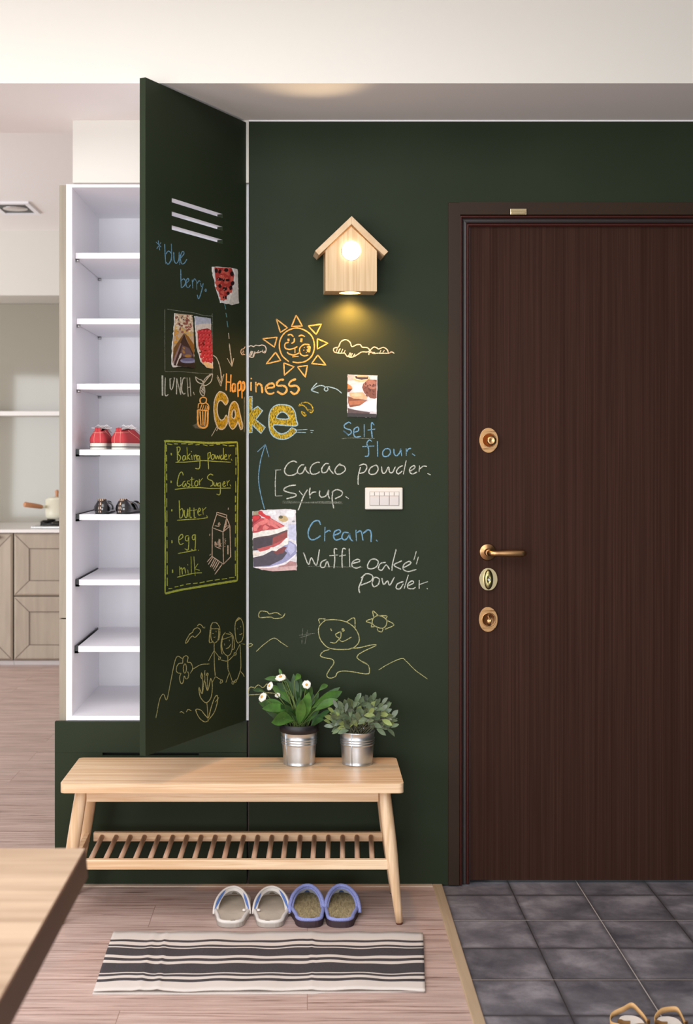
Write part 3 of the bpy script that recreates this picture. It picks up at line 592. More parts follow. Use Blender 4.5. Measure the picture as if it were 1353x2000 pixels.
draw('chalk_lettering', 'blue', W_, 'I', "520 160 505 132 470 140 438 190 435 240 460 265 500 250 518 235 | 550 175 548 275 | 550 215 575 200 590 205 | 610 235 655 215 650 195 620 205 610 240 625 265 665 255 | 715 215 680 215 668 250 690 265 718 235 722 220 725 255 745 275 | 765 195 768 275 | 770 215 800 205 815 270 | 815 220 850 195 870 215 870 280 | 905 265 915 275", 2.6, label='blue chalk word Cream')
draw('chalk_lettering', 'white', W_, 'I', "400 352 435 435 455 390 490 440 512 330 | 560 400 525 420 520 450 545 455 565 415 580 455 | 635 330 615 330 618 400 612 462 | 580 375 640 370 | 695 330 675 325 668 380 670 460 | 650 378 695 370 | 718 325 722 452 | 738 430 790 415 780 400 745 415 738 445 765 462 800 450 | 900 398 870 402 848 435 850 462 880 465 910 448 920 415 900 398 | 975 420 935 430 922 465 945 475 975 440 1000 470 | 1045 330 1020 430 1015 480 | 1085 410 1030 440 1080 470 | 1095 460 1145 430 1135 415 1100 435 1095 470 1130 485 1185 470 | 1185 345 1168 405 | 1200 382 1185 435 | 815 520 800 560 785 600 792 635 | 800 530 840 500 880 515 870 550 800 580 | 890 530 878 565 890 590 920 575 928 540 905 525 890 530 | 945 530 958 575 985 550 1000 580 1032 525 | 1095 555 1055 570 1045 600 1070 605 1095 570 | 1130 508 1100 605 | 1125 585 1165 565 1155 550 1128 570 1128 600 1160 605 1180 595 | 1205 545 1205 605 | 1208 575 1265 555 | 1258 600 1262 608", 2.3, label='white chalk words Waffle oake powder')
draw('chalk_underline', 'smudge', W_, 'I', "430 450 600 452 820 455", 1.2)
# --- wall: children's drawings
b = MB()
for st in parse('J', "608 200 616 216 | 688 200 690 214"): ribbon(b, W_, st, 3.0, .0004)
draw('chalk_bear', 'yellow', W_, 'J', "575 142 535 180 527 230 550 290 610 335 740 338 795 300 800 250 770 195 715 155 640 140 575 142 | 535 165 530 135 575 135 | 715 155 768 128 775 195 | 640 240 660 228 678 225 675 265 650 255 640 240 | 605 293 640 297 665 275 690 288 750 258 | 685 200 690 218 702 210 690 198 | 600 342 560 355 540 385 580 400 620 408 630 435 600 480 583 515 600 535 640 525 660 495 720 488 850 507 872 490 860 445 800 410 790 385 830 355 915 315 890 310 800 330 745 333 | 820 425 850 440", 1.7, b=b, label="pale yellow child's chalk drawing of a bear")
draw('chalk_star', 'yellow', W_, 'J', "900 125 890 155 905 180 950 198 980 185 990 150 970 125 930 112 900 125 | 900 120 895 80 930 110 | 930 112 990 115 980 135 | 985 140 1037 175 975 205 | 965 200 955 222 930 215 925 200 | 910 185 885 188 890 165 | 890 165 850 150 895 130", 1.7)
draw('chalk_hill', 'yellow', W_, 'J', "105 355 160 305 225 265 275 295 320 325 | 935 480 1000 440 1088 403 1120 420 1180 480 1265 542", 1.3)
draw('chalk_cloud', 'yellow', W_, 'J', "180 85 195 100 240 92 275 110 | 180 85 135 82 122 105 130 125 200 122 230 132 280 125 300 98", 1.7)
draw('chalk_hash', 'grey', W_, 'J', "420 200 413 305 | 452 210 435 305 | 395 245 500 232 | 395 262 470 242", 1.5)
draw('chalk_stroke', 'yellow', W_, 'J', "50 310 65 302 80 308 65 322 50 322 50 310 | 50 640 60 600 90 598 | 90 605 120 582 150 600 180 570 | 50 650 130 645 180 635 240 640", 1.5)
# ================================================================== torn magazine pictures
pc = {}
def pm(c):
    if c not in pc: pc[c] = mat('print_ink', c, rough=.45, vary=.07, vscale=120, spec=.3)
    return pc[c]
def picture(fn, reg, outline, items, label, jag=1.0):
    """a printed sheet with a torn edge: flat ink shapes on paper; items = (colour, kind, numbers) in order of printing"""
    x0, y0, k = REG[reg]; b = MB(); mats = [pm((226, 222, 216))]; idx = {}
    pts = parse(reg, outline)[0]; edge = []
    for i, p in enumerate(pts):
        q = pts[(i+1) % len(pts)]; n = max(2, int(math.dist(p, q)/4))
        for j in range(n):
            t = j/n; edge.append((p[0]+(q[0]-p[0])*t+rnd.uniform(-jag, jag), p[1]+(q[1]-p[1])*t+rnd.uniform(-jag, jag)))
    dn = fn(edge[0][0], edge[0][1], .0024)-fn(edge[0][0], edge[0][1], .0006)
    b.prism([fn(p[0], p[1], .0006) for p in edge], dn)
    def clip(poly):                                       # keep the ink on the sheet (convex clip on the plain outline)
        hull = []
        for sgn in (1, -1):
            h_ = []
            for p in sorted(set(pts), key=lambda p: (p[0]*sgn, p[1]*sgn)):
                while len(h_) > 1 and (h_[-1][0]-h_[-2][0])*(p[1]-h_[-2][1])-(h_[-1][1]-h_[-2][1])*(p[0]-h_[-2][0]) <= 0: h_.pop()
                h_.append(p)
            hull += h_[:-1]
        pts_ = hull; cx = sum(p[0] for p in pts)/len(pts); cy = sum(p[1] for p in pts)/len(pts); out = poly
        for i in range(len(pts_)):
            a, c_ = pts_[i], pts_[(i+1) % len(pts_)]
            def side(p): return (c_[0]-a[0])*(p[1]-a[1])-(c_[1]-a[1])*(p[0]-a[0])
            sg = 1 if side((cx, cy)) > 0 else -1; res = []
            for j in range(len(out)):
                p, q = out[j], out[(j+1) % len(out)]; sp, sq = side(p)*sg, side(q)*sg
                if sp >= 0: res.append(p)
                if sp*sq < 0: t = sp/(sp-sq); res.append((p[0]+(q[0]-p[0])*t, p[1]+(q[1]-p[1])*t))
            out = res
            if len(out) < 3: return []
        return out
    z = .0026
    for col, kind, nums in items:
        if col not in idx: idx[col] = len(mats); mats.append(pm(col))
        if kind == 'e':
            shapes = []
            for i in range(0, len(nums), 5):
                ex, ey, ra, rb, an = nums[i:i+5]; an = math.radians(an); sh = []
                for q in range(18):
                    t = 2*PI*q/18; u, v = ra*math.cos(t), rb*math.sin(t)
                    sh.append((x0+(ex+u*math.cos(an)-v*math.sin(an))*k, y0+(ey+u*math.sin(an)+v*math.cos(an))*k))
                shapes.append(sh)
        else: shapes = [[(x0+nums[i]*k, y0+nums[i+1]*k) for i in range(0, len(nums), 2)]]
        for sh in shapes:
            sh = clip(sh)
            if len(sh) > 2: b.fill([[fn(p[0], p[1], z) for p in sh]], idx[col]); z += .000012
    o = b.obj('magazine_picture', mats, None, recalc=False)
    return tag(o, label, 'picture', 'torn magazine pictures on the chalkboard')
R1, R2, R3 = (196, 52, 56), (160, 30, 40), (226, 110, 104)
def scatter(n, x0, y0, x1, y1, ra, rb, seed):
    r = random.Random(seed); out = []
    for _ in range(n): out += [r.uniform(x0, x1), r.uniform(y0, y1), ra*r.uniform(.7, 1.2), rb*r.uniform(.7, 1.2), r.uniform(0, 180)]
    return out
picture(D_, 'A', "858 908 1080 920 1142 940 1155 1312 1075 1325 955 1302 900 1140",
    [((206, 200, 194), 'p', [1085, 915, 1145, 940, 1160, 1330, 1040, 1330, 1110, 1100]), ((226, 224, 224), 'p', [858, 905, 1090, 915, 1120, 990, 1105, 1110, 1050, 1240, 990, 1310, 950, 1300, 890, 1130]),
     ((172, 56, 52), 'p', [885, 915, 1075, 922, 1105, 1000, 1090, 1110, 1040, 1210, 990, 1285, 960, 1270, 905, 1110]),
     ((204, 92, 80), 'e', scatter(26, 900, 930, 1080, 1180, 26, 16, 3)+scatter(8, 950, 1180, 1010, 1270, 20, 13, 4)), ((44, 18, 24), 'e', [905, 950, 18, 26, 0, 945, 960, 16, 24, 20, 1015, 945, 24, 20, 0, 1078, 985, 20, 26, 0, 1085, 1090, 20, 26, 20, 1065, 1140, 18, 26, 10, 940, 1045, 30, 16, 10, 1000, 1150, 26, 20, 0, 945, 1120, 18, 22, 0, 1030, 1055, 22, 14, 0, 1035, 1200, 18, 20, 0, 1010, 1245, 12, 18, 0, 985, 1050, 14, 18, 0, 985, 1245, 8, 12, 0]),
     ((232, 150, 140), 'e', scatter(8, 920, 960, 1060, 1180, 8, 5, 9))], 'torn picture of red and black berries in a white bowl')
picture(D_, 'B', "290 160 410 172 530 180 545 420 560 920 420 895 265 905 240 860 262 500",
    [((196, 168, 140), 'p', [285, 155, 535, 175, 560, 700, 240, 700]), ((216, 176, 96), 'e', scatter(16, 280, 330, 540, 520, 26, 14, 10)),
     ((226, 206, 180), 'e', scatter(30, 290, 190, 530, 400, 30, 16, 5)), ((150, 84, 74), 'e', scatter(20, 290, 190, 530, 420, 22, 12, 6)), ((64, 58, 64), 'e', scatter(9, 300, 190, 530, 380, 14, 8, 7)),
     ((214, 156, 70), 'e', scatter(8, 280, 400, 340, 560, 20, 14, 11)), ((110, 76, 40), 'p', [410, 430, 300, 590, 265, 640, 245, 860, 300, 720]), ((52, 34, 40), 'p', [410, 440, 440, 520, 540, 720, 560, 900, 265, 880, 320, 660]),
     ((142, 92, 40), 'p', [410, 430, 440, 500, 545, 730, 552, 600, 470, 480]), ((96, 78, 92), 'p', [380, 600, 480, 640, 530, 740, 500, 780, 400, 760, 360, 700]), ((158, 116, 60), 'e', [460, 750, 46, 22, 0, 400, 690, 30, 16, 60, 405, 640, 20, 12, 40]),
     ((132, 140, 176), 'e', [465, 815, 110, 38, 0]), ((96, 100, 140), 'e', [465, 800, 95, 22, 0]), ((30, 24, 30), 'p', [330, 850, 560, 850, 560, 920, 420, 900, 320, 890]), ((140, 116, 120), 'p', [355, 570, 370, 580, 290, 800, 262, 870, 262, 790]),
     ((214, 206, 200), 'e', [355, 750, 40, 14, 110, 318, 830, 62, 8, 110])], 'torn picture of a crumbly tart with a slice cut out', .8)
picture(D_, 'B', "562 195 785 228 802 580 818 925 730 910 650 830 595 640",
    [((176, 182, 200), 'p', [560, 190, 790, 225, 790, 320, 560, 330]), ((218, 206, 198), 'p', [560, 320, 680, 300, 790, 300, 790, 420, 560, 420]), ((222, 206, 196), 'p', [565, 380, 620, 380, 620, 620, 700, 800, 810, 850, 820, 930, 720, 905, 640, 820, 590, 620]),
     ((224, 190, 140), 'p', [650, 770, 700, 830, 800, 870, 818, 926, 730, 908, 680, 860]), ((150, 26, 38), 'p', [600, 400, 650, 380, 740, 365, 790, 390, 800, 855, 730, 825, 670, 740, 610, 610]),
     ((202, 50, 64), 'e', [i for x in range(4) for y in range(8) for i in (622+x*48+(y % 2)*18+y*6, 415+y*56, 26, 32, 10) if True]), ((226, 96, 108), 'e', [i for x in range(4) for y in range(8) for i in (612+x*48+(y % 2)*18+y*6, 402+y*56, 8, 12, 10)]), ((116, 18, 30), 'e', scatter(12, 630, 440, 780, 800, 9, 12, 12))], 'torn picture of raspberries in a pastry crust', .5)
picture(W_, 'G', "410 60 560 70 712 70 705 280 700 498 405 488 408 270",
    [((206, 202, 208), 'p', [400, 50, 715, 60, 705, 500, 400, 500]), ((176, 168, 168), 'p', [400, 60, 480, 60, 480, 120, 400, 120]), ((232, 230, 234), 'p', [470, 160, 560, 170, 560, 260, 470, 240]), ((214, 176, 130), 'e', [550, 100, 85, 36, 0]), ((236, 226, 210), 'e', [550, 92, 72, 26, 0]), ((70, 52, 46), 'p', [485, 75, 620, 80, 615, 105, 550, 115, 490, 100]), ((196, 168, 128), 'p', [500, 68, 615, 70, 610, 88, 505, 86]),
     ((120, 74, 60), 'p', [570, 150, 620, 110, 705, 115, 702, 310, 640, 300, 580, 250, 555, 190]), ((156, 108, 92), 'e', [635, 150, 62, 34, -10, 660, 190, 40, 18, 0]), ((92, 54, 44), 'e', scatter(14, 590, 140, 690, 290, 16, 7, 21)), ((200, 128, 66), 'p', [405, 150, 450, 180, 455, 205, 405, 225]), ((90, 50, 36), 'p', [405, 205, 460, 205, 430, 235, 405, 240]), ((126, 76, 50), 'p', [412, 280, 470, 300, 610, 320, 540, 370, 480, 400, 430, 390, 412, 340]),
     ((204, 164, 128), 'p', [425, 245, 560, 238, 610, 290, 600, 312, 470, 305, 430, 280]), ((224, 188, 156), 'e', [500, 268, 50, 16, 0]), ((164, 104, 72), 'p', [420, 330, 600, 320, 540, 365, 430, 370]), ((240, 240, 244), 'p', [430, 395, 540, 375, 620, 330, 705, 300, 705, 440, 600, 430, 480, 415]), ((86, 70, 70), 'p', [410, 400, 480, 420, 640, 445, 620, 470, 500, 460, 410, 450]), ((48, 44, 46), 'p', [405, 450, 700, 460, 700, 500, 405, 490])], 'torn picture of dark bread loaf and slices on a white cloth', .7)
picture(W_, 'H', "82 962 200 945 300 942 400 938 500 928 625 940 630 1080 635 1300 640 1695 500 1700 340 1712 230 1695 95 1660 88 1300",
    [((222, 218, 222), 'p', [75, 925, 650, 925, 650, 1720, 75, 1720]), ((160, 150, 120), 'p', [90, 960, 180, 950, 170, 1010, 90, 1020]), ((196, 170, 120), 'e', [470, 1050, 62, 40, 10]), ((90, 84, 60), 'e', [440, 1030, 26, 20, 0]), ((240, 240, 244), 'e', [560, 990, 60, 46, 0, 330, 980, 50, 30, 0]), ((150, 152, 160), 'e', [600, 1085, 18, 12, 0]), ((196, 198, 222), 'p', [530, 1120, 640, 1120, 640, 1330, 540, 1300]),
     ((186, 66, 72), 'p', [78, 1060, 200, 1040, 310, 1040, 490, 1140, 420, 1190, 190, 1220, 80, 1230]), ((150, 30, 40), 'p', [80, 1010, 160, 1000, 200, 1030, 120, 1100, 80, 1130]), ((206, 40, 46), 'e', [125, 1040, 50, 30, -20, 210, 1000, 60, 22, 30, 265, 1025, 50, 18, 10, 185, 975, 30, 26, 0]), ((222, 120, 118), 'e', [210, 1100, 90, 26, -20, 320, 1110, 120, 22, 35, 260, 1150, 60, 30, -40, 130, 1160, 50, 34, -60, 390, 1110, 110, 18, 32]), ((170, 60, 64), 'e', [300, 1150, 70, 10, 30, 170, 1160, 40, 10, -50]),
     ((90, 66, 66), 'p', [90, 1290, 300, 1260, 525, 1190, 520, 1300, 480, 1340, 250, 1440, 90, 1450]), ((66, 54, 62), 'p', [90, 1300, 340, 1275, 350, 1390, 230, 1430, 95, 1450]), ((146, 66, 62), 'p', [340, 1290, 510, 1210, 520, 1290, 440, 1345, 330, 1390]), ((190, 84, 84), 'p', [140, 1430, 330, 1380, 500, 1300, 490, 1340, 300, 1430, 180, 1470]),
     ((240, 236, 228), 'p', [80, 1235, 140, 1225, 200, 1205, 300, 1190, 400, 1180, 480, 1150, 535, 1160, 500, 1195, 400, 1235, 280, 1265, 170, 1275, 90, 1300]), ((236, 230, 222), 'e', [120, 1250, 40, 20, 0, 220, 1225, 50, 24, 0, 330, 1210, 50, 22, 0, 440, 1185, 50, 22, -15]),
     ((152, 152, 190), 'p', [500, 1330, 560, 1330, 630, 1380, 640, 1480, 560, 1560, 400, 1640, 200, 1660, 95, 1655, 95, 1540]), ((184, 184, 216), 'p', [540, 1340, 610, 1380, 620, 1450, 560, 1510, 520, 1440]), ((74, 66, 78), 'p', [92, 1530, 220, 1510, 330, 1450, 470, 1440, 520, 1480, 460, 1560, 300, 1640, 100, 1655]),
     ((126, 60, 60), 'p', [340, 1470, 480, 1400, 515, 1410, 470, 1480, 390, 1500]), ((240, 236, 230), 'p', [90, 1450, 150, 1470, 240, 1455, 330, 1420, 430, 1370, 510, 1290, 540, 1300, 530, 1370, 450, 1400, 380, 1460, 330, 1450, 220, 1510, 92, 1540]), ((232, 220, 210), 'e', [440, 1390, 50, 22, -30, 330, 1425, 30, 16, 0, 130, 1495, 50, 26, 0]), ((176, 130, 130), 'p', [430, 1640, 560, 1580, 640, 1600, 645, 1700, 330, 1710]), ((206, 170, 168), 'p', [100, 1665, 400, 1660, 645, 1640, 645, 1712, 100, 1712]), ((238, 232, 236), 'p', [95, 1655, 300, 1655, 500, 1600, 620, 1500, 625, 1515, 500, 1625, 300, 1672, 95, 1672])], 'torn picture of a strawberry cream cake on a plate', 1.2)
# ================================================================== house shaped wall lamp
lamp = thing('wall_lamp', (xw(677), 0, zw(576)), 'pine birdhouse shaped wall lamp with a glowing globe bulb', 'lamp')
ly = -.098                                               # front face
lx = lambda px: xw(px, ly); lz = lambda py: zw(py, ly)
ox = -xw(633, ly)+xw(627)-.002                           # the box is square: outline taken on the front face
xa, xb, zb_, zs_, zap = lx(632), lx(732.5), lz(569), lz(490), lz(436)
xc = (xa+xb)/2
b = MB()
gable = [(xa, zb_), (xb, zb_), (xb, zs_), (xc, zs_+(xb-xc)*.93), (xa, zs_)]
n = 40; hole = [(xc-.0+.0315*math.cos(2*PI*k/n), lz(490)+.0315*math.sin(2*PI*k/n)) for k in range(n)]
for yy in (ly, ly+.014): b.fill([[Vector((p[0], yy, p[1])) for p in gable], [Vector((p[0], yy, p[1])) for p in hole]])
for i in range(n):
    p, q = hole[i], hole[(i+1) % n]; b.add([(p[0], ly, p[1]), (q[0], ly, q[1]), (q[0], ly+.014, q[1]), (p[0], ly+.014, p[1])], [(0,1,2,3)])
for i in range(5):
    p, q = gable[i], gable[(i+1) % 5]; b.add([(p[0], ly, p[1]), (q[0], ly, q[1]), (q[0], ly+.014, q[1]), (p[0], ly+.014, p[1])], [(0,1,2,3)])
b.obj('front_panel', M['pine'], lamp)
for x0_ in (xa, xb-.012): B('side_panel', M['pine'], lamp, x0_, x0_+.012, ly+.014, 0, zb_, zs_)
b = MB()
rc = .0335; cyb = ly+.050; n = 36
for zz in (zb_, zb_+.012):
    b.fill([[Vector(p) for p in ((xa+.012, ly+.014, zz), (xb-.012, ly+.014, zz), (xb-.012, -.001, zz), (xa+.012, -.001, zz))], [Vector((xc+rc*math.cos(2*PI*k/n), cyb+rc*math.sin(2*PI*k/n), zz)) for k in range(n)]])
for k in range(n):
    a0, a1 = 2*PI*k/n, 2*PI*(k+1)/n
    b.add([(xc+rc*math.cos(a0), cyb+rc*math.sin(a0), zb_), (xc+rc*math.cos(a1), cyb+rc*math.sin(a1), zb_), (xc+rc*math.cos(a1), cyb+rc*math.sin(a1), zb_+.012), (xc+rc*math.cos(a0), cyb+rc*math.sin(a0), zb_+.012)], [(0,1,2,3)])
b.obj('bottom_panel', M['pine'], lamp)
apx, apz = lx(682.5), lz(423.5)
for s_ in (-1, 1):
    b = MB(); d_ = Vector((s_*.73, 0, -.70)).normalized(); nn = Vector((-s_*d_.z*-1, 0, s_*d_.x*-1)); nn = Vector((-d_.z*s_*-1, 0, 0))
    up = Vector((s_*.70, 0, .73)).normalized()
    L_ = .158; t_ = .0175
    p0 = Vector((apx, ly-.010, apz)); 
    pts = [p0, p0+d_*L_, p0+d_*L_-up*t_, Vector((apx, ly-.010, apz-t_/up.z))]
    b.prism(pts, (0, .107, 0)); b.obj('roof_board', M['pineroof'], lamp, bevel=.0008)
warm = mat('warm_lit_glass', (255, 240, 214), rough=.3, emit=(255, 246, 230), estr=4.5)
b = MB(); b.ell((xc, ly-.002, lz(490)), (.0300, .0300, .0300), 28, 18); b.obj('bulb', warm, lamp)
b = MB(); b.lathe([(.001, 0), (rc-.001, 0)], 32, (xc, cyb, zb_+.004), (0, 0, -1)); b.obj('down_light', mat('warm_lit_diffuser', (255, 240, 214), emit=(255, 226, 176), estr=5), lamp)
sp = bpy.data.lights.new('lamp_down_beam', 'SPOT'); sp.energy = 16; sp.color = (1, .45, .11); sp.spot_size = math.radians(156); sp.spot_blend = .7; sp.shadow_soft_size = .024
so = bpy.data.objects.new('lamp_down_beam', sp); C.objects.link(so); so.parent = lamp; so.location = Vector((xc, cyb, zb_-.003))-Vector(lamp.location); so.rotation_euler = (math.radians(-3), 0, 0)
pl = bpy.data.lights.new('lamp_globe_light', 'POINT'); pl.energy = .02; pl.color = (1, .74, .42); pl.shadow_soft_size = .03
po = bpy.data.objects.new('lamp_globe_light', pl); C.objects.link(po); po.parent = lamp; po.location = Vector((xc, ly-.036, lz(490)))-Vector(lamp.location)
ul = bpy.data.lights.new('beam_glow_spot', 'SPOT'); ul.energy = 9; ul.color = (1, .72, .40); ul.spot_size = math.radians(46); ul.spot_blend = 1; ul.shadow_soft_size = .03  # added spot for the warm patch under the beam, not the bulb's own light
uo = bpy.data.objects.new('beam_glow_spot', ul); C.objects.link(uo); uo.parent = lamp; p_ = Vector((xc, ly-.036, lz(490))); uo.location = p_-Vector(lamp.location); uo.rotation_euler = (Vector((-.02, -.44, 2.44))-p_).to_track_quat('-Z', 'Y').to_euler()
lamp.rotation_euler = (0, 0, math.radians(3.2)); lamp.location.y = -.0045
# ================================================================== light switch
sw = thing('light_switch', W(749, 973, 0), 'white triple rocker light switch plate beside the chalk writing', 'switch')
B('switch_plate', mat('switch_plastic', (216, 210, 200), rough=.35), sw, xw(712.5), xw(786), -.010, 0, zw(995), zw(952.3), bevel=.003)
M['rocker'] = mat('switch_rocker', (204, 196, 192), rough=.35); M['swgap'] = mat('switch_gap', (150, 140, 134), rough=.6)
B('rocker_frame', M['swgap'], sw, xw(721.3), xw(779), -.0108, -.0095, zw(987.3), zw(960))
for k in range(3):
    xa_, xb_ = 721.6+k*19.05, 721.6+(k+1)*19.05
    r_ = B('rocker', M['rocker'], sw, xw(xa_+.5), xw(xb_-.5), -.0135, -.0105, zw(986.6), zw(968.8), bevel=.0012)
    B('indicator_strip', mat('switch_plastic_light', (218, 212, 204), rough=.35) if k == 0 else bpy.data.materials['switch_plastic_light'], r_, xw(xa_+.5), xw(xb_-.5), -.0122, -.0105, zw(967.8), zw(960.6))
    B('indicator_mark', M['swgap'], r_, xw(xa_+8.5), xw(xa_+10), -.0126, -.0121, zw(967.4), zw(961))

# ================================================================== bench
bench = thing('bench', (-.2185, -.22, 0), 'pale ash wood bench with a slatted shoe shelf in front of the green wall', 'bench')
zt, zu = .4195, .3915
fy, by = -.387, -.055
b = MB()
def rr_outline(x0, x1, y0, y1, r, n=6):
    out = []
    for cx, cy, a0 in ((x1-r, y1-r, 0), (x0+r, y1-r, 90), (x0+r, y0+r, 180), (x1-r, y0+r, 270)):
        for k in range(n+1): a = math.radians(a0+90*k/n); out.append((cx+r*math.cos(a), cy+r*math.sin(a)))
    return out
b.prism([(p[0], p[1], zu) for p in rr_outline(-.717, .280, fy, by, .016)], (0, 0, zt-zu))
b.obj('seat', M['ash'], bench, bevel=.004, seg=3)
B('apron_rail', M['ash'], bench, xw(169, -.34), xw(739, -.34), -.345, -.320, .3555, zu, bevel=.002)
B('apron_rail', M['ash'], bench, xw(169, -.34), xw(739, -.34), -.115, -.090, .3555, zu, bevel=.002)
for yy in (-.34, -.12):
    pass
for sx_ in (-1, 1):
    for y_top, y_bot in ((-.332, -.350), (-.103, -.085)):
        xt, xbm = -.2185+sx_*.444, -.2185+(.4875 if sx_ > 0 else -.5035)
        pts = []; rad = []
        for k in range(11):
            t = k/10; pts.append((xt+(xbm-xt)*t, y_top+(y_bot-y_top)*t, zu-.0005+(0.0-zu+.006)*t)); rad.append(.0178+.0012*math.sin(PI*min(1, t*1.3))-.0072*max(0, t-.45)/.55)
        b = MB(); b.tube(pts, rad, 18)
        leg = b.obj('leg', M['ashleg'], bench)
        b = MB(); b.tube([(pts[-1][0], pts[-1][1], .0062), (pts[-1][0], pts[-1][1], .0005)], [rad[-1]*.98, rad[-1]*.9], 16)
        b.obj('foot_pad', mat('brown_rubber', (96, 56, 40), rough=.6) if 'brown_rubber' not in bpy.data.materials else bpy.data.materials['brown_rubber'], leg)
B('shelf_rail', M['ash'], bench, xw(167, -.34), xw(757, -.34), -.349, -.330, .158, .1865, bevel=.002)
B('shelf_rail', M['ash'], bench, xw(183, -.1), xw(747, -.1), -.108, -.090, .170, .1975, bevel=.002)
for sx_ in (-1, 1):
    xs = -.2185+sx_*.466
    b = MB(); b.obox((xs-.008, -.331, .158), (.016, 0, 0), (0, .225, .012), (0, 0, .0275)); b.obj('side_rail', M['ash'], bench, bevel=.0015)
for k in range(20):
    xr, xf = xw(200+k*27.58, -.1), xw(174+k*29.1, -.335)
    b = MB(); b.tube([(xf, -.332, .1745), (xr, -.1065, .1845)], .0076, 12); b.obj('slat', M['ashdowel'], bench)

# ================================================================== potted plants
M['zinc'] = mat('galvanised_metal', (212, 220, 228), rough=.36, metal=1, vary=.05, vscale=20)
M['leafg'] = mat('green_leaf', (66, 104, 42), rough=.5, vary=.25, vscale=30, spec=.4)
M['leafd'] = mat('dark_green_leaf', (46, 76, 38), rough=.5, vary=.2, vscale=30, spec=.4)
M['stemg'] = mat('plant_stem', (104, 124, 62), rough=.6)
M['soil'] = mat('dark_soil', (40, 32, 28), rough=.95, vary=.3, vscale=80)
M['sage'] = mat('grey_green_leaf', (104, 120, 92), rough=.6, vary=.2, vscale=24, spec=.3)
M['sagel'] = mat('light_sage_leaf', (134, 148, 88), rough=.6, vary=.15, vscale=24, spec=.3)
M['saged'] = mat('silver_sage_leaf', (126, 138, 122), rough=.6, vary=.15, vscale=24, spec=.3)
M['petal'] = mat('white_petal', (244, 242, 232), rough=.7)
M['stamen'] = mat('ochre_flower_centre', (208, 158, 70), rough=.8)
def pot(root, x, y, r0, r1, h, seam):
    prof = [(.001, .0006), (r0-.003, .0006), (r0, 0), (r0+.001, .003), (r0, .005)]
    def R(t): return r0+(r1-r0)*t
    for t in (.12, .3, .5, .58): prof.append((R(t), h*t))
    for q in range(3):
        t = .60+q*.075
        prof += [(R(t), h*t), (R(t)+.0022, h*(t+.022)), (R(t)+.0022, h*(t+.045)), (R(t+.06), h*(t+.066))]
    prof += [(R(.86), h*.86), (R(.97), h*.97), (R(1)+.0016, h*.985), (R(1)+.0016, h), (R(1)-.001, h), (R(.9)-.001, h*.9), (R(.8)-.0015, h*.75), (.001, h*.75)]
    b = MB(); b.lathe(prof, 48, (x, y, zt)); o = b.obj('pot', M['zinc'], root)
    b = MB(); a = math.radians(seam)
    dx, dy = math.cos(a), math.sin(a)
    b.tube([(x+dx*(r0+.0006), y+dy*(r0+.0006), zt+.002), (x+dx*(r1+.0012), y+dy*(r1+.0012), zt+h*.98)], .0012, 8); b.obj('seam', M['zinc'], o)
    b = MB(); b.lathe([(.001, 0), (r1*.93, 0)], 24, (x, y, zt+h*.80)); b.obj('soil', M['soil'], root)
def leaf(b, p0, p1, w, sag, mi, fold=.25, tipw=0.5, nn=8, roll=0.0):
    """a leaf blade from p0 to p1, arching by sag, widest at tipw"""
    p0, p1 = Vector(p0), Vector(p1); ax = p1-p0
    side = ax.cross(Vector((0, -1, .25))); side.normalize()
    side = Matrix.Rotation(roll, 3, ax.normalized())@side; nrm = side.cross(ax).normalized(); rows = []
    for i in range(nn+1):
        t = i/nn; c = p0+ax*t+Vector((0, 0, 1))*sag*math.sin(PI*t)
        ww = w*.5*(math.sin(PI*t**(math.log(.5)/math.log(tipw)))**.8 if 0 < t < 1 else .04)
        rows.append((c-side*ww+nrm*fold*ww, c, c+side*ww+nrm*fold*ww))
    vs = [v for r in rows for v in r]; fs = []
    for i in range(nn): fs += [(3*i, 3*i+1, 3*i+4, 3*i+3), (3*i+1, 3*i+2, 3*i+5, 3*i+4)]
    b.add(vs, fs, mi, True)
p1c = Vector((xw(584, -.135), -.135, zt))
pd = thing('potted_daisy', p1c, 'leafy green plant with white daisies in a zinc pot with a black liner', 'plant')
pot(pd, p1c.x, p1c.y, .0480, .0560, .103, 222)
b = MB(); b.lathe([(.0535, .096), (.0545, .098), (.0605, .1035), (.0615, .125), (.0600, .1255), (.0585, .124), (.056, .100), (.053, .097)], 44, p1c); b.obj('liner', mat('black_liner', (24, 20, 24), rough=.5), pd)
b = MB(); st = MB()
base = lambda: p1c+Vector((rnd.uniform(-.022, .022), rnd.uniform(-.02, .02), .088))
def P1(px, py, y): return W(px, py, y)
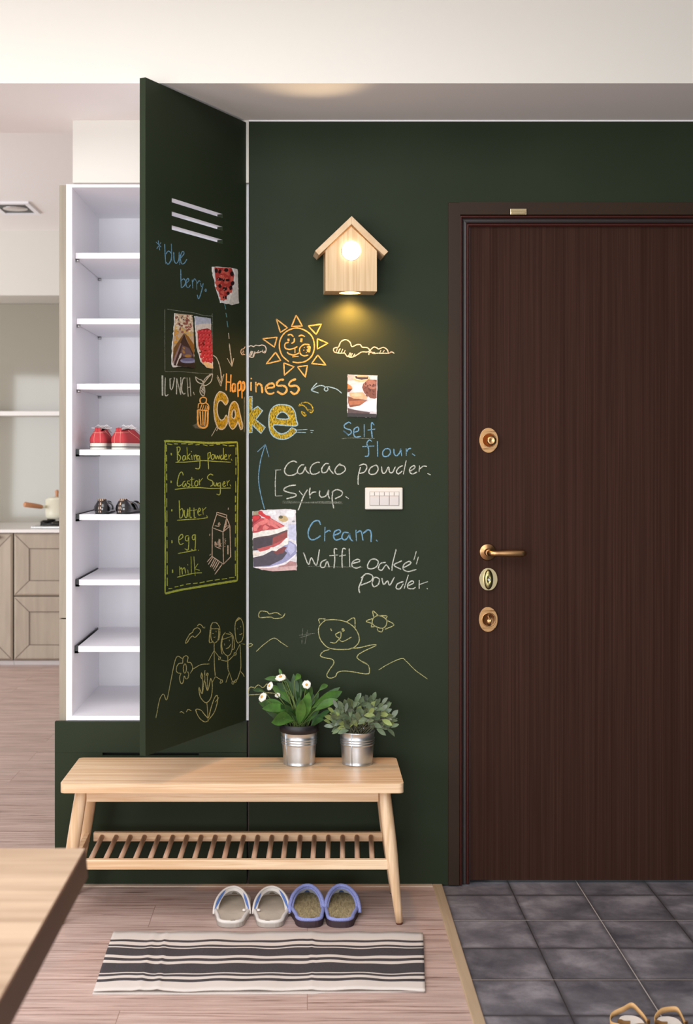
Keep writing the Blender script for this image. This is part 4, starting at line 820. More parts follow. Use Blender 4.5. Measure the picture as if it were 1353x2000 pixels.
leafs = [ # base px, tip px, width px, depth of tip, sag, dark
 (572,1404, 505,1372, 30, -.17, .012, 0), (574,1408, 530,1411, 32, -.20, .012, 0), (566,1392, 512,1384, 22, -.19, .010, 0), (590,1412, 603,1352, 26, -.20, .0, 0), (584,1416, 590,1366, 24, -.21, 0, 0),
 (608,1384, 668,1350, 26, -.14, .006, 0), (612,1390, 660,1366, 20, -.16, .004, 0), (604,1394, 664,1342, 18, -.10, .004, 1), (568,1376, 531,1338, 20, -.13, .006, 0), (572,1360, 549,1318, 16, -.11, .004, 1),
 (580,1372, 573,1316, 18, -.10, 0, 1), (587,1366, 585,1320, 15, -.09, 0, 1), (600,1356, 594,1334, 20, -.17, .0, 1), (606,1366, 600,1336, 18, -.16, 0, 0), (560,1332, 516,1326, 12, -.12, .006, 0), (518,1352, 493,1347, 11, -.14, .004, 1),
 (552,1324, 545,1306, 7, -.11, 0, 0), (575,1330, 587,1318, 14, -.10, .004, 0), (622,1350, 640,1338, 12, -.11, .005, 0), (563,1352, 541,1334, 16, -.14, .0, 1), (598,1400, 622,1352, 16, -.08, 0, 1), (577,1402, 562,1350, 22, -.06, 0, 1), (592,1400, 609,1340, 18, -.06, 0, 1), (560,1400, 536,1376, 18, -.08, .006, 1), (580,1390, 566,1330, 15, -.06, 0, 1), (570,1396, 548,1352, 20, -.10, 0, 1), (598,1386, 612,1356, 20, -.12, 0, 1)]
for (bx, by_, tx, ty, w_, yy, sg, dk) in leafs:
    yb = -.135+(yy+.135)*.4; q0 = W(bx, by_, yb); q1 = W(tx, ty, yy)
    leaf(b, q0, q1, w_/640*.86, sg, 1 if dk else 0, tipw=.58, roll=rnd.uniform(-.5, .5))
    r0 = base(); m_ = (r0+q0)/2+Vector((0, 0, .008))
    st.tube([r0, m_, q0, q0.lerp(q1, .5)+Vector((0, 0, sg*.8))], [.0016, .0014, .0011, .0006], 7)
r5 = random.Random(5)
for i in range(26):
    a = r5.uniform(-1.15, 1.15); L_ = r5.uniform(.09, .17); q1 = p1c+Vector((math.sin(a)*L_*.72, r5.uniform(-.05, .05), .105+math.cos(a)*L_*.72)); r0 = base()
    q0 = r0.lerp(q1, r5.uniform(.35, .55)); leaf(b, q0, q1+Vector((0, -.01, .0)), r5.uniform(.016, .026), .006, r5.choice((0, 1, 1)), tipw=.5, roll=r5.uniform(-1, 1))
    st.tube([r0, q0, q0.lerp(q1, .4)], [.0015, .0012, .0007], 6)
b.obj('foliage', [M['leafg'], M['leafd']], pd, recalc=False)
fl = [(548, 1324, -.15, .0180, (-.15, -.5, .9)), (527.5, 1340, -.17, .0145, (-.7, -.6, .4)), (513, 1362, -.185, .0165, (-.6, -.6, .5)), (598.5, 1337, -.185, .0140, (0, -1, .12)), (542, 1358, -.14, .0095, (-.2, -.7, .6))]
for (px, py, yy, r_, nrm) in fl:
    c = W(px, py, yy); nrm = Vector(nrm).normalized(); q = Vector((0, 0, 1)).rotation_difference(nrm)
    st.tube([base(), c.lerp(p1c+Vector((0, 0, .1)), .5)+Vector((0, 0, .012)), c-nrm*.004], [.0016, .0013, .001], 7)
    fb = MB()
    for ring, (cnt, rad_, tilt) in enumerate(((18, 1, .15), (16, .82, .5), (12, .62, .9))):
        for k in range(cnt):
            a = 2*PI*(k+.5*ring)/cnt; d_ = Vector((math.cos(a), math.sin(a), 0)); s2 = Vector((-d_.y, d_.x, 0))
            up_ = Vector((0, 0, tilt*.35)); l_ = r_*rad_*rnd.uniform(.92, 1.06); w2 = r_*.16
            pts = [d_*r_*.2-s2*w2*.5, d_*r_*.2+s2*w2*.5, d_*l_*.75+up_*l_+s2*w2, d_*l_+up_*l_*1.0, d_*l_*.75+up_*l_-s2*w2]
            fb.add([c+q@p for p in pts], [(0, 1, 2, 3, 4)])
    fb.ell(c, (r_*.75, r_*.75, r_*.28), 14, 8, rot=q.to_matrix())
    fo = fb.obj('flower', M['petal'], pd, recalc=False)
    cb = MB(); cb.ell(c+nrm*r_*.24, (r_*.3, r_*.3, r_*.16), 12, 8, rot=q.to_matrix()); cb.obj('flower_centre', M['stamen'], fo)
st.obj('stems', M['stemg'], pd, recalc=False)
p2c = Vector((xw(697.5, -.135), -.135, zt))
ps = thing('potted_sage', p2c, 'bushy grey-green sage-like plant in a plain zinc pot', 'plant')
pot(ps, p2c.x, p2c.y, .0470, .0535, .102, 248)
b = MB(); st = MB(); r9 = random.Random(21)
cen = W(705, 1412, -.135)
for i in range(46):
    a = r9.uniform(0, 2*PI); el = r9.uniform(.0, 1.0)
    rx, rz_ = .100, .088
    if i < 30: phi = PI*(.02+.96*(i/29)); dirv = Vector((math.cos(phi), -r9.uniform(.05, .75), math.sin(phi)*1.0))
    else: dirv = Vector((math.cos(a)*.8, abs(math.sin(a))*r9.choice((-1, 1, -1)), r9.uniform(.1, 1)))
    tip = cen+Vector((dirv.x*rx, dirv.y*.075, dirv.z*rz_-.014))*r9.uniform(.82, 1.0)
    r0 = p2c+Vector((r9.uniform(-.026, .026), r9.uniform(-.026, .026), .082))
    mid = r0.lerp(tip, .5)+Vector((0, 0, .014))
    st.tube([r0, mid, tip], [.0016, .0013, .0008], 6)
    cnt = 5
    for k in range(cnt):
        t = .50+.5*k/(cnt-1); pp = (r0*(1-t)**2+mid*2*t*(1-t)+tip*t*t)
        gdir = (tip-r0).normalized(); sd = gdir.cross(Vector((0, -1, .3))).normalized()*(1 if k % 2 else -1)
        ld = (gdir*.8+sd*(.75 if k < cnt-1 else .0)+Vector((r9.uniform(-.3, .3), -r9.uniform(0, .4), r9.uniform(-.25, .35)))).normalized()
        ln = r9.uniform(.028, .041)
        leaf(b, pp, pp+ld*ln, ln*.40, .002, r9.choice((0, 0, 0, 1, 2)), tipw=.55, nn=6, roll=r9.uniform(-.8, .8))
b.obj('foliage', [M['sage'], M['sagel'], M['saged']], ps, recalc=False); st.obj('stems', mat('sage_stem', (92, 90, 66), rough=.7), ps, recalc=False)
# ================================================================== slippers
def sole_outline(L, hh, hf, n=22, outer=1.12, heel_r=.045, toe_r=.07, k0=.25, kw=.42):
    """outline of a left foot sole: heel at y 0, toe at y L, outer side at -x"""
    def hw(t):
        k = min(1, max(0, (t-k0)/kw)); k = k*k*(3-2*k); w = hh+(hf-hh)*k
        y = t*L
        if y < heel_r: w *= max(0, 1-((heel_r-y)/heel_r)**2.6)**(1/2.6)
        if y > L-toe_r: w *= max(0, 1-((y-L+toe_r)/toe_r)**2.3)**(1/2.3)
        return w
    ts = [.5-.5*math.cos(PI*i/n) for i in range(n+1)]
    def k_(t): return 1+(outer-1)*min(1, max(0, (t-.2)/.4))
    right = [(hw(t)*(2-k_(t)), t*L) for t in ts]; left = [(-hw(t)*k_(t), t*L) for t in reversed(ts[1:-1])]
    return right+left
def inset(o, d):
    n = len(o); out = []
    for i in range(n):
        p, q, r = Vector(o[i-1]), Vector(o[i]), Vector(o[(i+1) % n]); t = (r-p).normalized(); out.append(q+Vector((-t.y, t.x))*d)
    return [tuple(p) for p in out]
def slab(b, o, z0, z1, mi=0): b.prism([(p[0], p[1], z0) for p in o], (0, 0, z1-z0), mi)
M['slw'] = mat('white_fabric_trim', (226, 220, 214), rough=.85, bump=.2, bscale=600)
M['slin'] = mat('greige_insole', (192, 180, 164), rough=.8, vary=.08, vscale=14)
M['slblue'] = mat('blue_fabric', (92, 124, 190), rough=.9, bump=.3, bscale=700)
M['sllav'] = mat('lavender_blue_terry', (142, 150, 206), rough=.95, bump=.5, bscale=500, vary=.12, vscale=400)
M['slgrey'] = mat('pale_grey_lining', (206, 206, 214), rough=.9)
M['slsole'] = mat('dark_plum_sole', (56, 40, 48), rough=.7)
M['slwsole'] = mat('pale_grey_sole', (176, 168, 160), rough=.7)
M['straw'] = wood('woven_straw', (134, 120, 88), (188, 172, 130), (160, 40, 1), rough=.8, detail=2, bump=.4)
def slipper(label, kind, loc, rz):
    group = None
    r = thing('slipper', (0, 0, 0), label, 'slipper')
    L = .262; ko = 1.02 if kind == 'w' else 1.10; o = sole_outline(L, .0415, .0525 if kind == 'w' else .0500, outer=ko, k0=.14, kw=.26)
    wht = kind == 'w'
    b = MB(); slab(b, o, .0005, .013 if wht else .020); b.obj('sole', M['slwsole' if wht else 'slsole'], r, bevel=.003)
    z = .013 if wht else .020
    oi = inset(o, .009)
    b = MB(); n = len(o)
    P = [Vector((p[0], p[1], z+.003)) for p in inset(o, .0045)]
    b.tube(P+[P[0], P[1]], .0055, 10, caps=False, up=(0, 0, 1)); b.obj('rim', M['slw' if wht else 'sllav'], r)
    b = MB(); slab(b, oi, z, z+.004); b.obj('insole', M['slin' if wht else 'straw'], r)
    # strap over the foot: an arch leaning towards the toe
    def S(u, v, out=0.0):
        th = PI*u; s_, c_ = math.sin(th), math.cos(th)
        y = (.098+.078*s_**1.2)*(1-v)+(.215+.018*s_)*v
        h = (.054*(1-v)+.016*v+.010*math.sin(PI*v)) + out
        hw = .0525*(1-v)+.040*v+.002*math.sin(PI*v) + out
        x = -hw*c_
        x = x*(ko if x < 0 else 2-ko)*(1.0 if kind == 'w' else .95)
        return Vector((x, y, z*.6+h*s_**.75))
    lin_ = M['slw'] if wht else M['slgrey']
    b = MB(); b.grid(lambda u, v: S(u, v*.98), 30, 8); st = b.obj('strap', M['slblue' if not wht else 'slin'], r, recalc=False)
    so_ = st.modifiers.new('t', 'SOLIDIFY'); so_.thickness = .003; so_.offset = -1
    b = MB(); b.tube([S(u/36, 0, .0015)+Vector((0, -.001, 0)) for u in range(37)], .0034 if wht else .0056, 10); b.tube([S(u/36, 0, -.0095 if wht else -.006)+Vector((0, .001, 0)) for u in range(37)], .0026 if wht else .0036, 8)
    b.grid(lambda u, v: S(u, 0, .0015-.0105*v)+Vector((0, -.0018, 0)), 36, 3); b.obj('strap_binding', M['slw' if wht else 'sllav'], st, recalc=False)
    b = MB(); b.grid(lambda u, v: S(.03+.94*u, .03+.9*v, -.0045), 30, 8); b.obj('strap_lining', lin_, st, recalc=False)
    if wht:
        for ua_, ub_ in ((.03, .36), (.70, .97)):
            b = MB(); b.grid(lambda u, v: S(ua_+(ub_-ua_)*u, 0, .0015-(.0015+.0085*math.sin(PI*u)**.7)*v)+Vector((0, -.0046, 0)), 14, 5); b.obj('blue_panel', M['slblue'], st, recalc=False)
        b = MB(); b.lathe([(.001, 0), (.005, .001), (.006, .004), (.003, .007), (.001, .007)], 12, (.036, .088, z+.006)); b.obj('bow_knot', M['slw'], st)
    r.location = loc; r.rotation_euler = (0, 0, rz)
    return r
def mirrored(o):
    o.scale = (-1, 1, 1); return o
slipper('leftmost slipper, white rimmed with grey insole and blue strap sides', 'w', (xw(449.5, -.385), -.385, 0), .0)
mirrored(slipper('second slipper from the left, white rimmed with grey insole and blue strap sides', 'w', (xw(527, -.385), -.385, 0), 0))
slipper('blue terry slipper with straw insole, left one beside the white slippers', 'b', (xw(604.5, -.385), -.385, 0), .03)
mirrored(slipper('rightmost slipper, blue terry with straw insole near the bench leg', 'b', (xw(664, -.385), -.385, 0), -.04))

# ================================================================== striped towel used as a mat
tw = thing('floor_towel', (-.1, -.65, 0), 'folded cream towel with charcoal stripes lying on the wood floor', 'towel')
mats = [mat('cream_cotton', (216, 208, 202), rough=.95, bump=.3, bscale=900), mat('charcoal_cotton', (62, 58, 62), rough=.95, bump=.3, bscale=900, vary=.25, vscale=700)]
bnd = [88, 120, 128, 140, 147.5, 151.5, 180, 190, 200, 210, 246, 250, 258, 268, 278, 310]; colr = [0, 1, 0, 1, 0, 1, 0, 1, 0, 1, 0, 1, 0, 1, 0]
Yv = [flr(600, 1780+c_*.5174).y for c_ in bnd]
rows = []
for i in range(15):
    k = 3 if Yv[i]-Yv[i+1] > .03 else 1
    for j in range(k): rows.append((Yv[i]+(Yv[i+1]-Yv[i])*j/k, colr[i]))
ys = [r_[0] for r_ in rows]+[Yv[-1]]
NX = 110; b = MB()
def tz(x, y): return .0075+.0012*math.sin(x*23+y*9)+.0010*math.sin(x*51-y*17)+.0022*math.exp(-((x+.4325+.02*(y+.65))/.009)**2)+.0024*math.exp(-((x+.392+.05*(y+.65))/.007)**2)+.0018*math.exp(-((x-.012)/.006)**2)
def tpos(i, y):
    t = i/NX; f_ = (y-ys[0])/(ys[-1]-ys[0])
    xl = -.554+.010*f_; xr = .330-.030*f_
    x = xl+(xr-xl)*t
    return Vector((x, y+.003*math.sin(x*7+1)+.0018*math.sin(x*31+y*20)-.006*t*(1-f_)*1.6, tz(x, y)))
top = [[tpos(i, y) for i in range(NX+1)] for y in ys]
for j in range(len(ys)-1):
    vs = top[j]+top[j+1]; b.add(vs, [(i, i+1, NX+2+i, NX+1+i) for i in range(NX)], rows[j][1], True)
o = b.obj('top_fold', mats, tw, recalc=True); sm = o.modifiers.new('t', 'SOLIDIFY'); sm.thickness = .003; sm.offset = -1
b = MB()
pts = [(-.551, -.452), (.322, -.460), (.299, -.842), (.05, -.845), (.02, -.853), (-.3, -.857), (-.546, -.856)]
b.prism([(p[0], p[1], .0006) for p in pts], (0, 0, .0022)); b.obj('under_fold', mats[0], tw)
b = MB(); b.grid(lambda u, v: Vector((-.546+.54*u, -.8555-.0015*math.sin(u*9), .0030+.0006*v)), 20, 1)

# ================================================================== sandals on the tiles
M['tan'] = mat('tan_leather', (206, 164, 112), rough=.55, bump=.1, bscale=300); M['brownl'] = mat('brown_leather', (118, 84, 44), rough=.55)
M['whitefoot'] = mat('white_footbed', (228, 224, 220), rough=.6, vary=.03, vscale=30)
def band(b, pts, w, up=(0, 0, 1)):
    P = [Vector(p) for p in pts]; n = len(P); vs = []
    for i, p in enumerate(P): vs += [p-Vector(up)*w*.5, p+Vector(up)*w*.5]
    b.add(vs, [(2*i, 2*i+2, 2*i+3, 2*i+1) for i in range(n-1)], 0, True)
def bez(pts, step=.004):
    Q = [Vector(p) for p in pts]; out = []
    for i in range(len(Q)-1):
        p0 = Q[max(0, i-1)]; p1, p2 = Q[i], Q[i+1]; p3 = Q[min(len(Q)-1, i+2)]
        for j in range(8):
            t = j/8; out.append(.5*((2*p1)+(p2-p0)*t+(2*p0-5*p1+4*p2-p3)*t*t+(3*p1-p0-3*p2+p3)*t*t*t))
    return out+[Q[-1]]
def sandal(label, cx, hy, rz, loop, flip):
    r = thing('sandal', (0, 0, 0), label, 'sandal')
    o = [(-p[0]*flip, -p[1]) for p in sole_outline(.235, .030, .041)]
    if flip > 0: o = o[::-1] if False else o
    b = MB(); slab(b, o, -.0035, .012); b.obj('sole', M['brownl'], r, bevel=.002)
    b = MB(); slab(b, [(p[0]*.95, -.004+p[1]*.97) for p in o], .012, .0165); b.obj('footbed', M['whitefoot'], r, bevel=.002)
    b = MB(); band(b, bez(loop), .013); h_ = b.obj('heel_strap', M['tan'], r, recalc=False, thick=.0022)
    for s_ in (-1, 1):
        b = MB(); band(b, bez([(s_*.036, -.050, .018), (s_*.034, -.068, .026), (s_*.030, -.085, .030), (s_*.02, -.10, .036)]), .016); b.obj('ankle_strap', M['brownl'], r, recalc=False, thick=.0022)
    b = MB(); b.grid(lambda u, v: Vector((-.042*math.cos(PI*u), -.125-.05*v, .006+.042*math.sin(PI*u)**.8)), 18, 4); b.obj('toe_strap', M['tan'], r, recalc=False, thick=.0025)
    r.location = (cx, hy, 0); r.rotation_euler = (0, 0, rz); return r
sandal('tan strappy sandal with white footbed, left of the pair on the tiles', .775, -1.012, .02, [(-.036, -.066, .016), (-.050, -.040, .012), (-.040, -.012, .020), (-.010, -.002, .030), (.013, .006, .036), (.026, -.012, .028), (.034, -.034, .020), (.034, -.062, .016)], -1)
sandal('tan strappy sandal with white footbed, right of the pair on the tiles', .866, -1.018, -.03, [(-.034, -.060, .014), (-.032, -.026, .018), (-.012, -.004, .028), (.012, .004, .030), (.028, .002, .030), (.034, -.012, .022), (.034, -.056, .016)], 1)

# ================================================================== shoes in the cabinet
M['redc'] = mat('red_canvas', (186, 58, 63), rough=.85, bump=.2, bscale=900); M['rubw'] = mat('white_rubber', (224, 218, 206), rough=.6); M['rubk'] = mat('black_rubber_line', (38, 36, 36), rough=.6)
M['stitch'] = mat('pale_stitching', (236, 176, 160), rough=.9); M['lace'] = mat('white_lace', (236, 232, 230), rough=.9); M['lining'] = mat('dark_red_lining', (120, 40, 44), rough=.9)
M['patent'] = mat('black_patent_leather', (18, 18, 20), rough=.16, spec=.6, coat=.6); M['kin'] = mat('black_lining', (26, 24, 24), rough=.8)
def plaid():
    m = bpy.data.materials.new('beige_plaid_ribbon'); m.use_nodes = True; nt = m.node_tree; b_ = nt.nodes['Principled BSDF']
    tc = nt.nodes.new('ShaderNodeTexCoord'); mp = nt.nodes.new('ShaderNodeMapping'); mp.inputs['Scale'].default_value = (190, 1, 110); nt.links.new(tc.outputs['Object'], mp.inputs[0])
    ck = nt.nodes.new('ShaderNodeTexBrick'); ck.offset = 0; ck.inputs['Scale'].default_value = 1; ck.inputs['Brick Width'].default_value = 1.2; ck.inputs['Row Height'].default_value = 1.5; ck.inputs['Mortar Size'].default_value = .32
    ck.inputs['Color1'].default_value = lin((222, 198, 170)); ck.inputs['Color2'].default_value = lin((206, 176, 146)); ck.inputs['Mortar'].default_value = lin((70, 50, 42))
    sx_ = nt.nodes.new('ShaderNodeSeparateXYZ'); cb = nt.nodes.new('ShaderNodeCombineXYZ'); nt.links.new(mp.outputs[0], sx_.inputs[0]); nt.links.new(sx_.outputs[0], cb.inputs[0]); nt.links.new(sx_.outputs[2], cb.inputs[1])
    nt.links.new(cb.outputs[0], ck.inputs['Vector']); nt.links.new(ck.outputs['Color'], b_.inputs['Base Color']); b_.inputs['Roughness'].default_value = .7; return m
M['plaid'] = plaid()
def shoe(label, kind, loc, rz, flip):
    red = kind == 'red'
    r = thing('sneaker' if red else 'flat_shoe', (0, 0, 0), label, 'shoe')
    L = .225; o = sole_outline(L, .0272 if red else .0250, .0345 if red else .0330, heel_r=.030, toe_r=.06, n=26)
    o = [(p[0]*flip, p[1]) for p in o]
    if flip < 0: o = o[::-1]
    zs = .0215 if red else .007
    if red:
        b = MB(); slab(b, o, .0006, zs); so_ = b.obj('sole', M['rubw'], r, bevel=.0015)
        b = MB(); P = [Vector((p[0], p[1], .0088)) for p in (inset(o, -.0007) if abs(inset(o, -.0007)[5][0]) > abs(o[5][0]) else inset(o, .0007))]; b.tube(P+P[:2], .0016, 6, caps=False, up=(0, 0, 1)); b.obj('sole_stripe', M['rubk'], so_)
    else:
        b = MB(); slab(b, inset(o, .002), .0006, zs); b.obj('sole', M['rubk'], r, bevel=.001)
    cx = 0
    def hgt(y):                                          # height of the upper above the sole
        if red:
            if y < .02: return .040
            if y < .10: t = (y-.02)/.08; return .040+.006*t
            t = (y-.10)/(L-.10); return .046*(1-t)**.8+.016*t
        if y < .015: return .042-.2*max(0, .0)
        if y < .06: t = (y-.015)/.045; return .042-.014*t
        if y < .13: return .028-.004*(y-.06)/.07
        t = (y-.13)/(L-.13); return .024*(1-t)+.010*t
    b = MB(); n = len(o); m = 10; vs = []
    nrm = []
    for i in range(n):
        p, q, s_ = Vector(o[i-1]), Vector(o[i]), Vector(o[(i+1) % n]); t = (s_-p).normalized(); nrm.append(Vector((-t.y, t.x)) if t.length else Vector((0, 0)))
    cen = Vector((0, L*.5))
    for i in range(n):
        if nrm[i].dot(cen-Vector(o[i])) < 0: nrm[i] = -nrm[i]
    def wall(i, v):
        q = Vector(o[i]); y = q.y; h = hgt(y); lean = (.012 if red else .011) if y < .12 else .022
        bulge = (.0035 if red else .0030)*math.sin(PI*min(1, v*1.15))
        d = .0012+lean*v**1.8-bulge
        p = q+nrm[i]*d; return Vector((p.x, p.y, zs-.001+h*v))
    for i in range(n):
        for v in range(m+1): vs.append(wall(i, v/m))
    b.add(vs, [(i*(m+1)+v, ((i+1) % n)*(m+1)+v, ((i+1) % n)*(m+1)+v+1, i*(m+1)+v+1) for i in range(n) for v in range(m)], 0, True)
    # vamp closes the front over the toes
    ring = [wall(i, 1) for i in range(n)]
    yo = .105 if red else .145
    Rr = sorted([p for p in ring if p.x >= 0 and p.y > yo-.01], key=lambda p: p.y); Ll = sorted([p for p in ring if p.x < 0 and p.y > yo-.01], key=lambda p: p.y)
    k = min(len(Rr), len(Ll)); Rr, Ll = Rr[-k:], Ll[-k:]
    vv = []
    for a, c_ in zip(Ll, Rr):
        for u in range(9): t = u/8; p = a.lerp(c_, t); vv.append(p+Vector((0, 0, .010*math.sin(PI*t))))
    b.add(vv, [(i*9+u, i*9+u+1, (i+1)*9+u+1, (i+1)*9+u) for i in range(k-1) for u in range(8)], 0, True)
    up = b.obj('upper', M['redc' if red else 'patent'], r, recalc=False); sm_ = up.modifiers.new('t', 'SOLIDIFY'); sm_.thickness = .0016; sm_.offset = 0
    b = MB(); oo = inset(o, .006) if flip > 0 else inset(o, .006); b.fill([[Vector((p[0], p[1], zs+.001)) for p in oo]]); b.obj('insole', M['lining' if red else 'kin'], r)
    hi = min(range(n), key=lambda i: o[i][1])
    def back(x, v, off=.0016):                            # a point on the heel surface by its x
        idx = [i for i in range(n) if o[i][1] < .06]
        i = min(idx, key=lambda i: abs(wall(i, v).x-x)); p = wall(i, v); return p-Vector((nrm[i].x, nrm[i].y, 0))*off
    if red:
        b = MB(); hx = .0092
        b.grid(lambda u, v: back(-hx+2*hx*u, 1, .0)+Vector((0, -.0010+.002*v, -.006+.0165*v)), 6, 3); b.obj('heel_tab', M['redc'], r, recalc=False, thick=.003)
        b = MB()
        for x in (-.0085, .0065): b.tube([back(x, v/8, .0012) for v in range(0, 9)], .0006, 5)
        b.tube([wall(i % n, .86)-Vector((nrm[i % n].x, nrm[i % n].y, 0))*.0013 for i in range(hi-9, hi+10)], .0006, 5)
        for sgn in (-1, 1):
            k0 = [(hi+sgn*j) % n for j in range(9, 16)]; b.tube([wall(i, 1-(q/6)**.8*.95)-Vector((nrm[i].x, nrm[i].y, 0))*.0013 for q, i in enumerate(k0)], .0006, 5)
        b.obj('stitching', M['stitch'], up)
        b = MB()
        for q in range(4):
            y = .112+q*.022; z = zs+hgt(y)+.010
            b.tube([(-.016, y, z-.004), (-.008, y+.002, z+.003), (.008, y+.006, z+.003), (.016, y+.009, z-.004)], .0022, 7)
        for s_ in (-1, 1):
            b.tube([(0, .108, zs+.050), (s_*.014, .100, zs+.061), (s_*.024, .098, zs+.055), (s_*.014, .104, zs+.047), (0, .108, zs+.050)], .0018, 7)
            b.tube([(0, .108, zs+.050), (s_*.018, .094, zs+.049), (s_*.034, .088, zs+.051)], .0016, 7)
        b.obj('laces', M['lace'], r)
    else:
        b = MB(); b.grid(lambda u, v: back(-.0065+.012*u-.002, v, .0018), 5, 10); b.obj('heel_ribbon', M['plaid'], r, recalc=False, thick=.001)
        P = [wall(i, 1) for i in range(n) if o[i][1] < .15]
        P.sort(key=lambda p: math.atan2(p.y-.075, p.x)); st = [i for i, p in enumerate(P) if p.y > .14]
        idx = [(hi+j) % n for j in range(-15, 16)]; b = MB(); b.tube([wall(i, 1)+Vector((0, 0, .0005)) for i in idx], .0016, 6); b.obj('collar_trim', M['plaid'], up)
        b = MB(); b.grid(lambda u, v: Vector((-.0300*math.cos(PI*u), .062+.030*v, .012+.026*math.sin(PI*u)**.7)), 22, 2); b.obj('instep_strap', M['patent'], r, recalc=False, thick=.0035)
        b = MB(); b.ell((flip*.004, .158, zs+.026), (.012, .007, .006), 14, 8); b.obj('toe_bow', M['kin'], r)
    r.location = loc; r.rotation_euler = (0, 0, rz); return r
z4, y4 = shelf_z[3]; z5, y5 = shelf_z[4]
shoe('red canvas sneaker nearest the cabinet side on the fourth shelf', 'red', (xw(189.5, y4+.006), y4+.006, z4), -.02, 1)
shoe('red canvas sneaker nearer the open green door on the fourth shelf', 'red', (xw(229, y4+.006), y4+.006, z4), -.20, -1)
shoe('black patent flat shoe nearest the cabinet side on the fifth shelf', 'black', (xw(198, y5+.007), y5+.007, z5), .04, 1)
shoe('black patent flat shoe nearer the open green door on the fifth shelf', 'black', (xw(236.5, y5+.007), y5+.007, z5), -.20, -1)

# ================================================================== dining table in the foreground
tb = thing('dining_table', (-.95, -2.75, 0), 'corner of a thick pale oak dining table in the foreground', 'table')
tx, ty0, ty1, tzt, tt = -.3495, -3.45, -2.122, .75, .062
b = MB()
prof = [(-1.6, tzt), (tx-.002, tzt), (tx, tzt-.002), (tx+.003, tzt-.045), (tx-.005, tzt-tt), (-1.6, tzt-tt)]
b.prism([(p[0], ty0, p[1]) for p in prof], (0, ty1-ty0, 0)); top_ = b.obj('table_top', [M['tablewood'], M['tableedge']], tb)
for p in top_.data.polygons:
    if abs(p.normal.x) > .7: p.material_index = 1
for x in (-1.5, -.70):
    for y in (-3.32, -2.30): B('leg', M['tablewood'], tb, x-.035, x+.035, y-.035, y+.035, 0, tzt-tt, bevel=.004)

# ================================================================== kitchen beyond
KY = 4.39
kx = lambda px, y=KY: xw(px, y); kz = lambda py, y=KY: zw(py, y)
zc1, zc0 = kz(1034), kz(1040.5)
def shaker(name, parent, x0, x1, z0, z1, fw):
    """front with a mitred bevelled frame round a sunk panel"""
    b = MB(); y0 = KY; e = .012
    b.box(x0, x1, y0+.004, y0+.022, z0, z1)
    o = b.obj(name, M['cabwood'], parent)
    b = MB()
    I = [(x0+fw, z0+fw), (x1-fw, z0+fw), (x1-fw, z1-fw), (x0+fw, z1-fw)]; O = [(x0, z0), (x1, z0), (x1, z1), (x0, z1)]; Mi = [(x0+e, z0+e), (x1-e, z0+e), (x1-e, z1-e), (x0+e, z1-e)]
    for i in range(4):
        j = (i+1) % 4; g = .0012
        b.add([(O[i][0], y0+.004, O[i][1]), (O[j][0], y0+.004, O[j][1]), (Mi[j][0], y0-.006, Mi[j][1]), (Mi[i][0], y0-.006, Mi[i][1]), (I[j][0], y0-.001, I[j][1]), (I[i][0], y0-.001, I[i][1]), (I[j][0], y0+.004, I[j][1]), (I[i][0], y0+.004, I[i][1])], [(0, 1, 2, 3), (3, 2, 4, 5), (5, 4, 6, 7)])
    f = b.obj('mitred_frame', M['cabwood'], o, recalc=False)
    b = MB()
    for i in range(4):
        a, c_ = Vector((O[i][0], 0, O[i][1])), Vector((I[i][0], 0, I[i][1])); d = (c_-a).normalized(); s_ = Vector((-d.z, 0, d.x))*.0018
        a = a+d*.012
        b.add([a-s_+Vector((0, y0-.0066, 0)), a+s_+Vector((0, y0-.0066, 0)), c_+s_+Vector((0, y0-.0018, 0)), c_-s_+Vector((0, y0-.0018, 0))], [(0, 1, 2, 3)])
    for i in range(4):
        j = (i+1) % 4; a, c_ = I[i], I[j]; t = .003
        b.box(min(a[0], c_[0])-t*.5, max(a[0], c_[0])+t*.5, y0-.0016, y0+.003, min(a[1], c_[1])-t*.5, max(a[1], c_[1])+t*.5)
    b.obj('joint_line', M['cabgap'], o, recalc=False)
    return o
ku = thing('kitchen_drawer_unit', (kx(70), KY+.3, 0), 'taupe kitchen base unit with two framed drawers under the hob', 'cabinet')
xk0, xk1 = kx(25.6), kx(25.6)+.62
B('body', M['cabgap'], ku, xk0+.004, xk1, KY+.023, KY+.60, kz(1291), zc0-.002)
shaker('drawer', ku, kx(27.5), xk1, kz(1163.5), kz(1042), .098)
shaker('drawer', ku, kx(27.5), xk1, kz(1289), kz(1165.5), .098)
B('kick_plate', mat('brushed_kick_plate', (206, 198, 196), rough=.4, metal=.3), ku, xk0, xk1, KY+.03, KY+.05, 0, kz(1291))
kl = thing('kitchen_cupboard', (kx(-60), KY+.3, 0), 'taupe kitchen base cupboard left of the drawer unit', 'cabinet')
B('body', M['cabgap'], kl, kx(-160), xk0-.002, KY+.023, KY+.60, kz(1291), zc0-.002)
shaker('door', kl, kx(-160), kx(24.6), kz(1289), kz(1042), .098)
B('kick_plate', bpy.data.materials['brushed_kick_plate'], kl, kx(-160), xk0-.002, KY+.03, KY+.05, 0, kz(1291))
B('knob', M['steel'], kl, kx(-3), kx(1.2), KY-.03, KY-.004, kz(1052), kz(1046), bevel=.004)
wt = B('kitchen_worktop', M['stone'], None, kx(-200), xk1, KY-.015, 5.295, zc0, zc1, bevel=.003); tag(wt, 'white stone kitchen worktop under the pale splashback', 'worktop')
BY = 5.285
sbk = B('splashback', M['glassback'], None, kx(-300, BY), .4, BY, 5.2995, zc1, zw(577, 4.8)-.002); tag(sbk, 'glossy greige glass kitchen splashback with soft reflections', 'splashback')
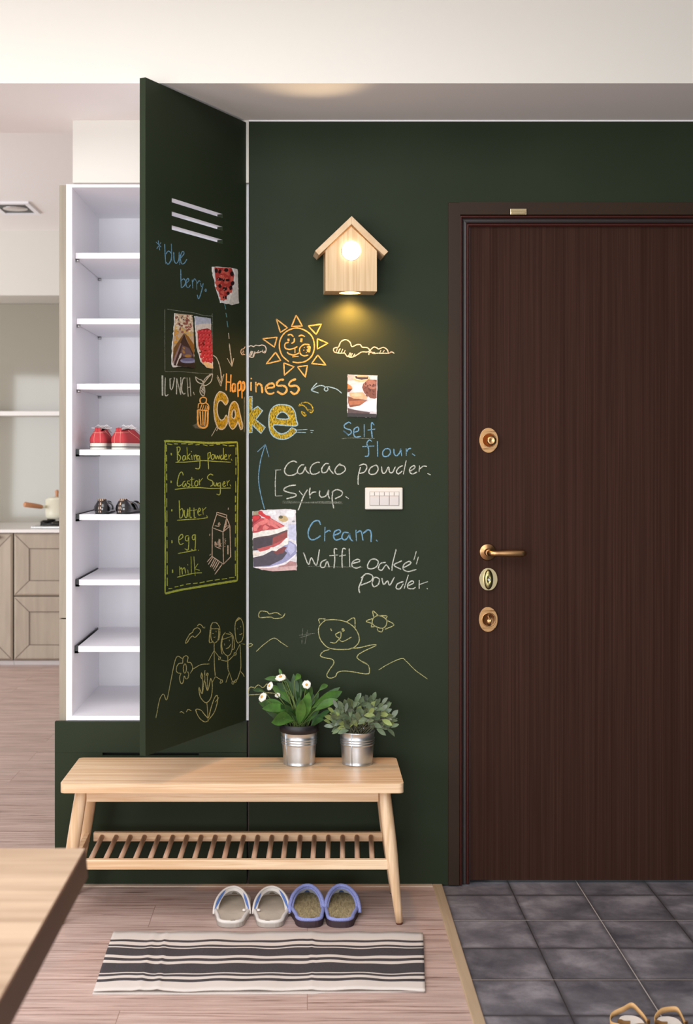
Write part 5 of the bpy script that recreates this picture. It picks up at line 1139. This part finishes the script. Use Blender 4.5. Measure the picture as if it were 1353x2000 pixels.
sh = B('wall_shelf', M['stone'], None, xw(-60, 5.14), -1.25, 5.14, BY-.001, zw(812, 5.14), zw(803, 5.14), bevel=.002); tag(sh, 'long white kitchen wall shelf across the splashback', 'shelf')
hob = thing('gas_hob', (kx(112, 4.7), 4.72, zc1), 'steel gas hob with black pan supports on the kitchen worktop', 'hob')
hx0 = xw(62, 4.55)
B('hob_plate', M['steel'], hob, hx0, hx0+.55, 4.52, 5.0, zc1, zc1+.012, bevel=.003)
hc = Vector((xw(113.5, 4.72), 4.72, zc1+.012)); zg = zw(1013, 4.72)
b = MB(); b.lathe([(.045, 0), (.045, .014), (.034, .018), (.034, .026), (.001, .027)], 24, hc); b.obj('burner', mat('burner_metal', (150, 146, 140), rough=.3, metal=1), hob)
b = MB()
for k in range(4):
    a = PI/4+PI/2*k; d = Vector((math.cos(a), math.sin(a), 0)); zt_ = zg-hc.z-.0087
    b.tube([hc+d*.135+Vector((0, 0, .002)), hc+d*.135+Vector((0, 0, zt_-.012)), hc+d*.12+Vector((0, 0, zt_-.005)), hc+d*.04+Vector((0, 0, zt_-.005))], .0085, 8)
for k in range(4):
    a = PI/4+PI/2*k; a2 = a+PI/2; b.tube([hc+Vector((math.cos(a), math.sin(a), 0))*.135+Vector((0, 0, .010)), hc+Vector((math.cos(a2), math.sin(a2), 0))*.135+Vector((0, 0, .010))], .006, 8)
b.obj('pan_support', M['black'], hob)
pn = thing('saucepan', (hc.x, hc.y, zg), 'cream enamel saucepan with wooden handle standing on the hob', 'saucepan')
rp, hp = .086, zw(975, 4.72)-zg
M['enamel'] = mat('cream_enamel', (232, 226, 204), rough=.2, spec=.5)
b = MB(); b.lathe([(.001, .0008), (rp*.86, .0008), (rp*.96, .012), (rp, .035), (rp, hp-.004), (rp+.003, hp), (rp-.003, hp-.001), (rp-.004, .02), (.001, .012)], 40, (hc.x, hc.y, zg)); b.obj('body', M['enamel'], pn)
b = MB(); b.lathe([(rp-.001, hp), (rp*.7, hp+.012), (rp*.2, hp+.018), (.001, hp+.0185)], 36, (hc.x, hc.y, zg)); li = b.obj('lid', M['enamel'], pn)
M['handlew'] = mat('orange_brown_wood', (190, 132, 92), rough=.5)
b = MB(); b.lathe([(.011, hp+.017), (.010, hp+.03), (.013, hp+.055), (.010, hp+.062), (.001, hp+.063)], 18, (hc.x-.008, hc.y, zg)); b.obj('lid_knob', M['handlew'], li)
h0 = W(91, 990, 4.66); h1 = W(82, 990, 4.62); h2 = W(47, 985, 4.54)
b = MB(); b.tube([Vector((hc.x-rp*.9, hc.y-.02, h0.z)), h1], [.010, .012], 12); b.obj('handle_ferrule', M['enamel'], pn)
b = MB(); b.tube([h1, h1.lerp(h2, .1), h1.lerp(h2, .5), h1.lerp(h2, .95), h2], [.012, .015, .0165, .018, .012], 14); b.obj('handle', M['handlew'], pn)
# recessed ceiling light
cl = thing('ceiling_light', (xw(30, 3.96), 3.96, 2.91), 'square recessed downlight in the kitchen ceiling', 'light')
x_, y_ = cl.location.x, cl.location.y; q = .12
b = MB()
for a0, a1, b0, b1 in ((-q, q, -q, -q+.028), (-q, q, q-.028, q), (-q, -q+.028, -q+.028, q-.028), (q-.028, q, -q+.028, q-.028)): b.box(x_+a0, x_+a1, y_+b0*1.6, y_+b1*1.6, 2.898, 2.9095)
b.obj('frame', M['white'], cl)
B('recess', M['black'], cl, x_-q+.026, x_+q-.026, y_-.15, y_+.15, 2.903, 2.9085)
b = MB(); b.lathe([(.078, .004), (.074, 0), (.001, 0)], 28, (x_, y_, 2.8985)); b.obj('reflector', mat('lamp_reflector', (214, 206, 204), rough=.25, metal=.6), cl)
